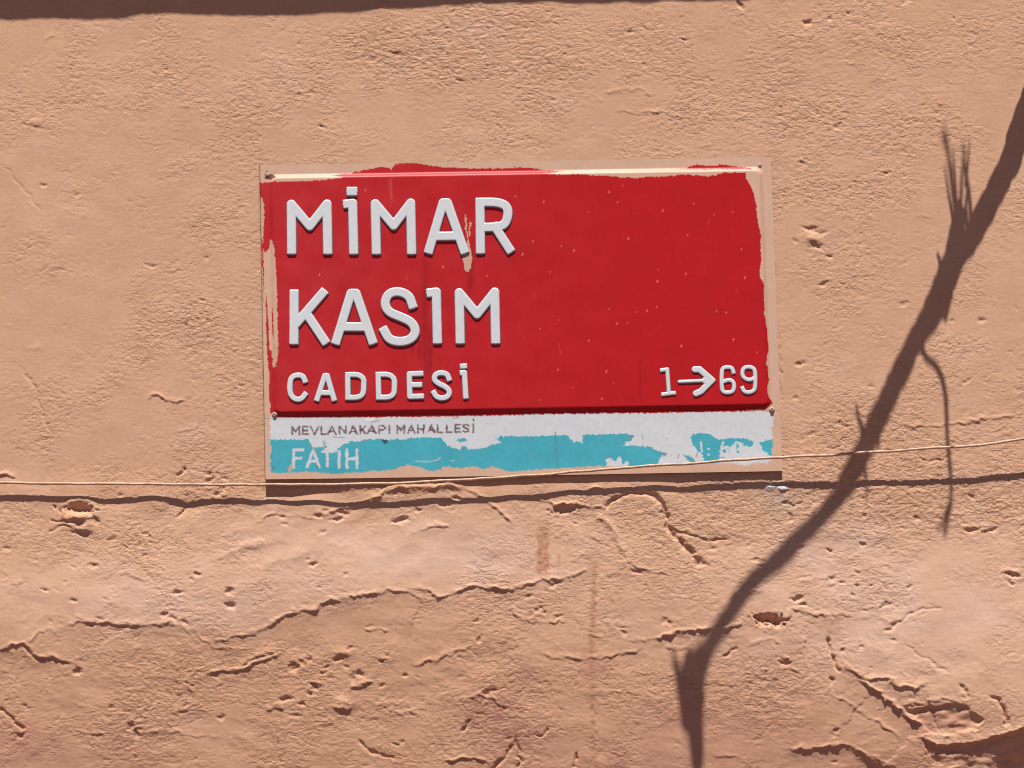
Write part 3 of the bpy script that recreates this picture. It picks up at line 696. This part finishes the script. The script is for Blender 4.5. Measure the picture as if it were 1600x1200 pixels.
flecks = Z2([(628, 228), (550, 265), (598, 322), (1250, 375), (660, 528), (1300, 588), (830, 705), (825, 770), (985, 728), (550, 930), (705, 945), (765, 938), (820, 915), (160, 1040), (1255, 1100), (118, 545), (280, 572), (352, 597), (60, 615), (215, 717), (435, 375), (855, 370), (1030, 330), (1145, 392), (1320, 750), (1215, 948), (1160, 940), (960, 1138), (595, 1010), (655, 1008), (265, 990), (435, 1108), (20, 290), (1390, 1175), (180, 320), (995, 510)]) + \
         Z4([(575, 220), (535, 155), (260, 145), (155, 315), (345, 245), (510, 310), (960, 10), (1330, 200)]) + Z1([(400, 735), (1550, 620), (1350, 740), (1100, 690), (660, 255), (1380, 500)])

def plate_colours(px, py, u, v):
    n1 = gnoise(px / 7, py / 7, 101); n2 = gnoise(px / 3.2, py / 3.2, 102); n3 = gnoise(px / 40, py / 30, 103)
    jx = px + 1.3 * n1 + 0.8 * n2; jy = py + 1.1 * gnoise(px / 6, py / 6, 104) + 0.7 * n2
    c = np.empty(px.shape + (3,)); c[:] = C_beige
    c *= (1 + 0.04 * n3 + 0.03 * n1)[..., None]
    def put(m, colr): c[m] = colr
    red = inside(jx, jy, red_poly)
    for p in extra_red: red |= inside(jx, jy, p)
    redc = C_red * (1 + 0.05 * n3 + 0.03 * n2)[..., None]
    # faint chalky bloom towards the left part of the field and darker vertical runs
    bloom = np.clip(0.028 - (px - 450) / 20000.0, 0.0, 0.03) * (1 + 0.6 * n3)
    redc = redc + bloom[..., None] * np.array([0.35, 0.38, 0.42])
    runs = np.exp(-((px - 664 - 3 * n1) / 9) ** 2) * sstep(395, 470, py) * (0.5 + 0.5 * gnoise(px / 4, py / 30, 105))
    redc = redc * (1 - 0.2 * np.clip(runs, 0, 1))[..., None]
    redc = redc * (1 + 0.018 * gnoise(px / 5, py / 60, 111) + 0.03 * gnoise(px / 90, py / 120, 112) + 0.025 * gnoise(px / 12, py / 12, 118) + 0.02 * gnoise(px / 2, py / 2, 113))[..., None]
    rs = random.Random(8)
    for i in range(16):
        a, b = rs.uniform(435, 1190), rs.uniform(285, 630); L_ = rs.uniform(3, 22); an = rs.gauss(1.5, 0.7)
        m = (np.abs(px - a) < 26) & (np.abs(py - b) < 26)
        if m.any():
            d_, _, _ = poly_dist(px[m], py[m], [(a, b), (a + L_ * math.cos(an), b + L_ * math.sin(an))])
            k_ = ((1 - sstep(0.2, 0.9, d_)) * rs.uniform(0.05, 0.28))[..., None]
            redc[m] = redc[m] * (1 - k_) + np.array([0.62, 0.16, 0.14]) * k_
    for (a, b, e_, w_, k0) in [(735, 395, 470, 5, .3), (664, 400, 600, 3.5, .18), (672, 520, 610, 2.5, .25), (655, 530, 575, 2, .3), (645, 525, 570, 2, .3), (1000, 560, 640, 2, .15), (560, 300, 360, 2, .15), (612, 280, 330, 1.5, -.3), (608, 285, 312, 1.2, -.3)]:
        f_ = np.exp(-((px - a - 2 * n1) / w_) ** 2) * sstep(b - 6, b + 6, py) * (1 - sstep(e_ - 25, e_, py)) * k0
        redc = redc * (1 - np.clip(f_, 0, 1))[..., None] + np.clip(-f_, 0, 1)[..., None] * np.array([0.25, 0.16, 0.15])
    c[red] = redc[red]
    for p in beige_bits: put(inside(jx, jy, p), C_beige * 0.92)
    for i, (fx, fy) in enumerate(flecks):
        r = 0.75 + 0.85 * ((i * 37) % 10) / 10.0
        m = (np.abs(px - fx) < 6) & (np.abs(py - fy) < 8)
        if m.any():
            q = np.hypot((px[m] - fx + 0.35 * (py[m] - fy)) / r, (py[m] - fy) / (r * 1.7))
            k = (1 - sstep(0.5, 1.2, q))[..., None] * 0.75
            c[m] = c[m] * (1 - k) + np.array([0.76, 0.20, 0.16]) * k
    sx = 0.5 * n1; jx2 = px + 1.7 * n1 + 1.9 * n2; jy2 = py + 1.4 * gnoise(px / 5, py / 5, 117) + 1.9 * gnoise(px / 2.6, py / 2.6, 119)
    st = inside(jx2, jy2, strip_poly) & (py > 640)
    wc = C_white * (1 + 0.03 * n3 + 0.02 * n2)[..., None]
    c[st] = wc[st]
    tq = inside(jx2, jy2, turq_poly)
    for p in turq_bits: tq |= inside(jx2, jy2, p)
    tq &= st
    tc = C_turq * (1 + 0.08 * n3 + 0.04 * n2)[..., None]
    c[tq] = tc[tq]
    low = py > 640
    def stroke(lines, hw, colr, mask, soft=0.8, wear=0.0, k0=1.0):
        for L in lines:
            P = np.array(L)
            m = low & (px > P[:, 0].min() - 6) & (px < P[:, 0].max() + 6) & (py > P[:, 1].min() - 6) & (py < P[:, 1].max() + 6)
            if not m.any(): continue
            d, _, _ = poly_dist(px[m], py[m], L)
            k = (1 - sstep(hw - soft * 0.5, hw + soft * 0.5, d + wear * (0.6 * n2[m] + 0.5 * n1[m]))) * mask[m] * k0
            c[m] = c[m] * (1 - k[..., None]) + colr * k[..., None]
    stroke(small, 1.45, C_mauve, st & ~tq, 1.0, 1.5, 0.85)
    stroke(fat, 2.2, C_white * 0.97, tq, 1.0, 1.7)
    stroke(digits, 1.5, C_white, tq, 1.0, 0.6)
    stroke(grey_ticks, 0.8, np.array([0.22, 0.24, 0.26]), st, 1.0, 0.5, 0.8)
    stroke(scratches, 0.9, np.array([0.50, 0.50, 0.46]), st, 1.0, 0.8, 0.8)
    stroke([[(868, 676), (868, 700), (871, 722), (872, 738)]], 0.7, np.array([0.13, 0.17, 0.18]), st, 1.0, 0.7, 0.8)
    stroke([Z3([(760, 545), (778, 550), (770, 556)])], 2.2, np.array([0.04, 0.09, 0.11]), st, 1.0, 0.3, 1)
    stroke([Z3([(385, 690), (388, 700)]), Z3([(138, 695), (140, 705)])], 1.4, np.array([0.10, 0.09, 0.08]), st, 1.0, 0.6, 0.7)
    put_b = [Z3([(225, 690), (245, 680), (248, 720), (225, 725)])]
    for p in put_b: c[inside(jx2, jy2, p)] = C_beige * 0.9
    gr = np.clip(0.5 * gnoise(px / 26, py / 9, 114) + 0.6 * gnoise(px / 6, py / 5, 115) - 0.25, 0, 1) * 0.30 + np.clip(gnoise(px / 3, py / 22, 116) - 0.35, 0, 1) * 0.25
    gm_ = np.where(st, gr, 0)[..., None]
    c = c * (1 - gm_) + np.array([0.34, 0.27, 0.22]) * gm_
    for p in white_bits: c[inside(jx2, jy2, p)] = [0.70, 0.70, 0.70]
    e = ((1 - sstep(0.0012, 0.0026, u)) * (0.55 + 0.5 * np.abs(gnoise(px / 5, py / 14, 107))))[..., None]  # left rim darkened to stand in for the shadowed gap beside the plate
    c = c * (1 - e) + C_edge * e
    m = (px > 408) & (px < 432) & (py > 262) & (py < 286)
    k = inside(jx, jy, [(414, 281), (417, 268), (428, 276), (433, 279), (424, 283)])
    c[k] = np.array([0.16, 0.07, 0.05])  # dark recess by the corner screw, its shade painted as colour
    return c

def plate_part(name, vs, us):
    U, V = np.meshgrid(us, vs)
    # rounded outer corners
    r = 7.0
    px, py = bil(U, V)
    # dents
    d = plate_d(U, V) + panel_h(U, V)
    d = d + 0.35 * gnoise(px / 90, py / 70, 110)
    c = plate_colours(px, py, U, V)
    nr_, nc_ = U.shape
    wp = np.stack([(px - 800) / 1000, -d / 1000, ZC + (600 - py) / 1000], -1).reshape(-1, 3) - SL
    q = grid_quads(nr_, nc_)
    top = np.arange(nc_); bot = (nr_ - 1) * nc_ + np.arange(nc_); lef = np.arange(nr_) * nc_; rig = lef + nc_ - 1
    loop = np.concatenate([top, rig[1:], bot[::-1][1:], lef[::-1][1:-1]])
    n0 = len(wp); nl = len(loop); j = np.arange(nl)
    e1 = wp[loop].copy(); e2 = wp[loop].copy(); e2[:, 1] += 0.0022
    cf = c.reshape(-1, 3)
    ce = np.tile(C_edge, (nl, 1)) * 1.6
    side = np.stack([n0 + j, n0 + (j + 1) % nl, n0 + nl + (j + 1) % nl, n0 + nl + j], -1)
    allco = np.concatenate([wp, e1, e2]); allc = np.concatenate([cf, ce, ce]); allq = np.concatenate([q, side])
    # back sheet
    k = np.arange(nc_ - 1); bb = n0 + nl
    tpi = k; bti = 2 * (nc_ - 1) + (nr_ - 1) - k
    allq = np.concatenate([allq, np.stack([bb + tpi, bb + tpi + 1, bb + bti - 1, bb + bti], -1)])
    return link(name, mesh_np(name, allco, allq, True, allc), M_sign, sign)

us = np.arange(0, 1.00001, 1.0 / 740)
v_split = ibil(820, 648.6)[1]
field = plate_part('name_panel', np.linspace(0, v_split, 312), us)
strip = plate_part('district_strip', np.linspace(v_split + 0.0007, 1, 130), us)
field['label'] = 'red embossed panel with beige paint smeared over its border'
strip['label'] = 'white and turquoise strip with flaking paint along the bottom'

# ---- raised letters: each one a pressed, rounded stroke shape
def letter(strokes, hw, step, hgt, bev, square=True):
    """strokes: list of (polyline, half width or None)"""
    allp = np.array([p for s, _ in strokes for p in s])
    x0, y0 = allp.min(0) - hw - 4; x1, y1 = allp.max(0) + hw + 4
    gx, gy = np.meshgrid(np.arange(x0, x1, step), np.arange(y0, y1, step))
    def sdf(ax, ay):
        s = np.full(ax.shape, 1e9)
        for L, w in strokes:
            d, _, _ = poly_dist(ax.astype(np.float32), ay.astype(np.float32), L if len(L) > 1 else [L[0], (L[0][0] + .01, L[0][1])])
            ww = w or hw
            s = np.minimum(s, d - ww)
            if len(L) > 1 and square:
                for e, f in ((L[0], L[1]), (L[-1], L[-2])):       # square ends with slightly eased corners
                    tx, ty = e[0] - f[0], e[1] - f[1]; ln = math.hypot(tx, ty); tx /= ln; ty /= ln
                    al = (ax - e[0]) * tx + (ay - e[1]) * ty; pe = np.abs(-(ax - e[0]) * ty + (ay - e[1]) * tx)
                    rr_ = 0.32 * ww; back = min(ln, ww)
                    qx = np.abs(al - (ww * 0.95 - back) / 2) - (ww * 0.95 + back) / 2 + rr_; qy = pe - ww + rr_
                    s = np.minimum(s, np.hypot(np.maximum(qx, 0), np.maximum(qy, 0)) + np.minimum(np.maximum(qx, qy), 0) - rr_)
        return s
    s = sdf(gx, gy)
    ey, ex = np.gradient(s, step)
    nn = np.maximum(np.hypot(ex, ey), 1e-3)
    out = (s > 0) & (s < 1.6 * step)
    px = np.where(out, gx - s * ex / nn, gx); py = np.where(out, gy - s * ey / nn, gy)
    sc = np.where(out, 0, s)
    keepv = s < 1.6 * step
    q = grid_quads(*gx.shape)
    kq = keepv.ravel()[q].all(1) & (s.ravel()[q].min(1) < 0)
    q = q[kq]
    idx = np.unique(q); remap = np.full(gx.size, -1); remap[idx] = np.arange(len(idx)); q = remap[q]
    px = px.ravel()[idx]; py = py.ravel()[idx]; sc = sc.ravel()[idx]
    t = np.clip(-sc / bev, 0, 1)
    h = hgt * np.sqrt(np.clip(1 - (1 - t) ** 2, 0, 1)) - 0.25
    d = sign_d(px, py) + h
    cx, cy = (x0 + x1) / 2, (y0 + y1) / 2
    org = np.array(W(cx, cy, float(sign_d(np.array(cx), np.array(cy)))))
    wp = np.stack([(px - 800) / 1000, -d / 1000, ZC + (600 - py) / 1000], -1) - org
    n = gnoise(px / 9, py / 9, 120); n2 = gnoise(px / 2.6, py / 2.6, 121)
    c = C_white * (1.05 + 0.035 * n + 0.02 * n2)[:, None]
    e = (1 - sstep(0.3, 1.5, -sc + 0.3 * n2))[:, None] * 0.8
    c = c * (1 - e) + np.array([0.12, 0.11, 0.14]) * e  # shadow outline at the letter's foot painted into the rim colour
    o = link('letter', mesh_np('letter', wp, q, True, c), M_letter, sign, loc=tuple(org - SL))
    return o

def arc(cx, cy, rx, ry, a0, a1, n=10):
    return [(cx + rx * math.cos(math.radians(a0 + (a1 - a0) * i / n)), cy + ry * math.sin(math.radians(a0 + (a1 - a0) * i / n))) for i in range(n + 1)]
def smooth(pts, it=2):
    for _ in range(it):
        o = [pts[0]]
        for a, b in zip(pts[:-1], pts[1:]):
            o.append((a[0] * .75 + b[0] * .25, a[1] * .75 + b[1] * .25)); o.append((a[0] * .25 + b[0] * .75, a[1] * .25 + b[1] * .75))
        o.append(pts[-1]); pts = o
    return pts
big = [
    [Z1([(243, 598), (241, 338), (345, 462), (443, 336), (447, 598)])],
    [Z1([(578, 264), (590, 264)]), Z1([(558, 335), (588, 332), (594, 598)])],
    [Z1([(722, 598), (716, 334), (820, 458), (917, 330), (922, 598)])],
    [Z1([(1022, 594), (1101, 328), (1124, 328), (1217, 594)]), Z1([(1062, 518), (1184, 516)])],
    [Z1([(1312, 594), (1309, 325)]), smooth(Z1([(1309, 325), (1405, 324), (1462, 345), (1470, 400), (1450, 455), (1395, 466), (1312, 468)])), Z1([(1395, 466), (1475, 590)])],
    [Z1([(257, 846), (256, 1110)]), Z1([(418, 842), (278, 1005)]), Z1([(325, 955), (428, 1110)])],
    [Z1([(497, 1110), (579, 842), (607, 842), (698, 1108)]), Z1([(538, 1032), (662, 1032)])],
    [smooth(Z1([(925, 905), (908, 855), (850, 828), (790, 842), (768, 900), (790, 948), (860, 975), (925, 1005), (948, 1060), (920, 1102), (860, 1118), (795, 1105), (768, 1055)]))],
    [Z1([(1030, 838), (1062, 834), (1068, 1104)])],
    [Z1([(1197, 1104), (1192, 838), (1293, 960), (1393, 834), (1398, 1104)])],
]
for L in big:
    letter([(s, None) for s in L], 7.9, 0.8, 3.2, 2.7)
mid = [
    [smooth(Z6([(187, 190), (172, 152), (125, 145), (80, 165), (68, 235), (76, 305), (115, 338), (160, 334), (188, 298)]))],
    [Z6([(283, 332), (342, 150), (360, 150), (412, 330)]), Z6([(305, 284), (395, 284)])],
    [Z6([(522, 320), (520, 142)]), smooth(Z6([(520, 142), (605, 140), (646, 172), (645, 232), (642, 292), (605, 320), (522, 320)]))],
    [Z6([(762, 318), (757, 140)]), smooth(Z6([(757, 140), (842, 138), (883, 170), (884, 230), (882, 290), (845, 318), (762, 318)]))],
    [Z6([(1090, 132), (1000, 135), (1004, 312), (1094, 309)]), Z6([(1003, 222), (1080, 219)])],
    [smooth(Z6([(1308, 172), (1294, 135), (1245, 124), (1203, 138), (1192, 180), (1225, 210), (1278, 232), (1314, 265), (1306, 308), (1262, 326), (1212, 316), (1192, 282)]))],
    [Z6([(1414, 75), (1430, 74)]), Z6([(1412, 126), (1429, 124), (1440, 310)])],
]
for L in mid:
    letter([(s, None) for s in L], 4.9, 0.6, 2.6, 2.5)
letter([(Z5([(245, 152), (305, 142), (324, 408)]), None), (Z5([(258, 426), (382, 410)]), None)], 3.7, 0.55, 2.3, 2.8)
letter([(Z5([(442, 282), (720, 270)]), 3.3), (Z5([(618, 143), (672, 143), (812, 266), (688, 392), (632, 416)]), 5.6), (Z5([(745, 269), (800, 267)]), 7.0), (Z5([(800, 267), (832, 266)]), 3.6), (Z5([(832, 266), (846, 266)]), 1.9)], 3.7, 0.5, 2.3, 2.8, False)
letter([(smooth(Z5([(1055, 175), (1040, 125), (985, 115), (930, 130), (922, 200), (922, 340), (935, 398), (990, 408), (1050, 395), (1066, 340), (1055, 280), (1000, 258), (925, 290)])), None)], 3.8, 0.55, 2.3, 2.8)
letter([(smooth(Z5([(1300, 235), (1240, 268), (1170, 240), (1152, 185), (1170, 128), (1225, 112), (1285, 128), (1303, 180), (1304, 330), (1290, 385), (1230, 408), (1175, 395), (1158, 355)])), None)], 3.8, 0.55, 2.3, 2.8)

# ---- fixing screws with a washer-like head and a slot
def screw(px, py, r, hgt, ang):
    import bmesh
    bm = bmesh.new()
    prof = [(r * 1.25, 0), (r * 1.25, hgt * .3), (r * .98, hgt * .42), (r * .8, hgt * .85), (r * .42, hgt), (r * .36, hgt * .55), (0.01, hgt * .5)]
    N = 20; rings = []
    for (rr, hh) in prof:
        rings.append([bm.verts.new((rr * math.cos(2 * math.pi * i / N) / 1000, -hh / 1000, rr * math.sin(2 * math.pi * i / N) / 1000)) for i in range(N)])
    for a, b in zip(rings[:-1], rings[1:]):
        for i in range(N):
            f = bm.faces.new((a[i], a[(i + 1) % N], b[(i + 1) % N], b[i])); f.smooth = True
    bmesh.ops.recalc_face_normals(bm, faces=bm.faces)
    me = bpy.data.meshes.new('screw'); bm.to_mesh(me); bm.free()
    o = link('screw', me, M_screw, sign, tuple(np.array(W(px, py, float(sign_d(np.array(float(px)), np.array(float(py)))) - 0.2)) - SL))
    o.rotation_euler = (0, ang, 0)
for a in [(419, 275, 2.8, 2.2, .3), (1187, 259.5, 2.6, 2.0, 1.0), (430, 650, 3.3, 3.8, .2), (1205.5, 641.5, 3.4, 4.2, .8)]:
    screw(*a)

# ------------------------------------------------------------------ tubes: wire and branch
def tube_mesh(name, pts, radii, sides=8, rough_=0.0, seed=0):
    rr = random.Random(seed)
    P = [Vector(p) for p in pts]; co = []; n = len(P)
    ref = Vector((0.13, 0.9, 0.31)).normalized()
    for i in range(n):
        t = (P[min(i + 1, n - 1)] - P[max(i - 1, 0)]).normalized()
        a = t.cross(ref).normalized(); b = t.cross(a)
        for k in range(sides):
            an = 2 * math.pi * k / sides
            r = radii[i] * (1 + rough_ * rr.uniform(-1, 1))
            co.append(P[i] + a * (r * math.cos(an)) + b * (r * math.sin(an)))
    q = []
    for i in range(n - 1):
        for k in range(sides):
            q.append((i * sides + k, i * sides + (k + 1) % sides, (i + 1) * sides + (k + 1) % sides, (i + 1) * sides + k))
    me = bpy.data.meshes.new(name)
    faces = q + [tuple(range(sides))[::-1], tuple(range((n - 1) * sides, n * sides))]
    me.from_pydata([tuple(c) for c in co], [], faces)
    for p in me.polygons: p.use_smooth = True
    return me

def resample(pts, n):
    P = np.array(pts, dtype=float)
    s = np.concatenate([[0], np.cumsum(np.hypot(*(P[1:, :2] - P[:-1, :2]).T))])
    t = np.linspace(0, s[-1], n)
    return np.stack([np.interp(t, s, P[:, k]) for k in range(P.shape[1])], -1)

# thin wire: (X, Y as seen on the wall, distance out of the wall)
wp = [(-1500, 752, 12), (-600, 753, 11), (-100, 753.5, 10.5), (0, 754, 10.5), (150, 755.5, 11), (300, 757, 11.5), (420, 757, 12.5), (520, 756, 13.5), (640, 754, 14.0), (760, 747, 14.5), (860, 740, 15), (940, 733, 15.5), (1020, 727.5, 16),
      (1100, 722, 17), (1180, 716.5, 18), (1250, 712.5, 19.5), (1330, 708.5, 20.5), (1400, 703, 21.5), (1460, 699, 22.5), (1500, 697, 23), (1530, 695.5, 23.5), (1565, 689, 24), (1600, 684, 24.5), (1700, 672, 26), (2400, 600, 34), (4000, 470, 60)]
wr = resample(smooth(wp, 2) if False else wp, 900)
nz = gnoise(wr[:, 0] / 55, wr[:, 0] * 0 + 2.2, 130) * 1.3 + gnoise(wr[:, 0] / 17, wr[:, 0] * 0 + 5.2, 131) * 0.35
wire_pts = []
for (x, y, d), n_ in zip(wr, nz):
    wire_pts.append(W(x, y + n_ + d * 0.2, d))
wire = link('wire', tube_mesh('wire', wire_pts, [0.0021] * len(wire_pts), 8), M_wire)
tag(wire, 'thin tan wire strung across the wall just below the sign', 'wire')

# ------------------------------------------------------------------ dry branch above the view, throwing the slanting shadow
def from_shadow(sx_, sy_, L):
    return Vector(W(sx_, sy_, 0)) + SUNV * (L / 1000.0)
def dist_for(sy_): return 250 + (sy_ - 160) * 0.93
stem = [(1760, -170, 75), (1690, -20, 56), (1643, 82, 42), (1605, 170, 38), (1579, 250, 36), (1545, 320, 37), (1518, 372, 40), (1493, 405, 43), (1477, 440, 39), (1462, 478, 42), (1441, 515, 36), (1421, 550, 34), (1402, 590, 33), (1386, 625, 32), (1366, 665, 33), (1350, 700, 33), (1330, 740, 35), (1310, 775, 35),
        (1277, 815, 38), (1243, 850, 41), (1213, 885, 44), (1190, 905, 42), (1170, 930, 33), (1153, 955, 31), (1139, 978, 30), (1122, 1005, 28), (1106, 1028, 30), (1087, 1060, 50), (1080, 1090, 47), (1082, 1120, 36), (1088, 1150, 24), (1090, 1200, 19), (1091, 1260, 16), (1088, 1330, 11), (1080, 1400, 6)]
sp = []; sr = []
S = resample(stem, 150)
jit = random.Random(4)
for i, (x, y, w) in enumerate(S):
    a = S[max(i - 2, 0)]; b = S[min(i + 2, len(S) - 1)]
    dx = b[0] - a[0]; dy = (b[1] - a[1]) * math.cos(ELEV)
    cosang = abs(dy) / math.hypot(dx, dy)
    r = 0.5 * w * max(cosang, 0.35)
    sp.append(from_shadow(x + jit.uniform(-1.2, 1.2), y, max(60, dist_for(y)))); sr.append(r / 1000 * (1 + jit.uniform(-.05, .05)))
branch = bpy.data.objects.new('dry_branch', None); C.objects.link(branch)
branch.location = sp[0]; branch.empty_display_size = 0.1
tag(branch, 'bare dry branch reaching out from above, casting the slanting shadow', 'branch')
def rel(pts): return [Vector(p) - Vector(sp[0]) for p in pts]
link('stem', tube_mesh('stem', rel(sp), sr, 14, 0.05, 3), M_bark, branch)
def twig(pts, r0, r1, off=0, n=26, seed=1):
    T_ = resample([(x, y) for x, y in pts], n); out = []
    for i, (x, y) in enumerate(T_):
        out.append(from_shadow(x, y, dist_for(y) + off * i / n))
    rad = [(r0 + (r1 - r0) * i / (n - 1)) / 1000 for i in range(n)]
    link('twig', tube_mesh('twig', rel(out), rad, 7, 0.08, seed), M_bark, branch)
twig([(1505, 400), (1492, 330), (1486, 280), (1480, 225), (1476, 202)], 4.2, 2.4, 900)
twig([(1490, 300), (1484, 250), (1472, 212)], 2.4, 2.0, 850)
twig([(1502, 390), (1500, 330), (1503, 280), (1507, 232)], 4.2, 2.2, 750)
twig([(1518, 350), (1514, 300), (1508, 262), (1505, 225)], 3.5, 2.0, 650)
twig([(1509, 290), (1513, 250), (1515, 222)], 2.0, 1.3, 450)
twig([(1495, 330), (1492, 270), (1489, 235)], 2.0, 1.3, 400)
twig([(1500, 395), (1494, 350), (1490, 305), (1488, 262)], 3.4, 1.4, 350)
twig([(1512, 360), (1509, 322), (1512, 292), (1510, 262)], 3.0, 1.4, 300)
twig([(1488, 340), (1481, 300), (1476, 262)], 2.2, 1.2, 300)
twig([(1478, 460), (1482, 410), (1490, 360), (1500, 318)], 11, 5, 60)
twig([(1490, 420), (1496, 380), (1506, 330)], 11, 5, 30)
twig([(1470, 440), (1468, 405), (1464, 395)], 4, 2, 0)
twig([(1440, 545), (1448, 560), (1462, 572), (1472, 592), (1478, 622), (1480, 680), (1485, 735), (1487, 775), (1482, 805), (1475, 838)], 3.8, 3.0, 0, 40)
twig([(1484, 790), (1474, 812), (1463, 828)], 2.2, 1.2, 0)
twig([(1484, 780), (1477, 800), (1470, 826)], 2.0, 1.2, 0)
twig([(1375, 690), (1348, 672), (1340, 650), (1338, 632)], 6, 1.6, 0)
twig([(1340, 715), (1352, 735), (1354, 765), (1355, 785)], 4, 1.0, 0)
twig([(1076, 1120), (1066, 1085), (1058, 1056), (1051, 1032)], 14, 2.6, 200)
twig([(1085, 1105), (1078, 1075), (1076, 1050), (1074, 1030)], 8, 2.5, 100)
twig([(1475, 500), (1484, 470), (1487, 450)], 4, 1.5, 0)
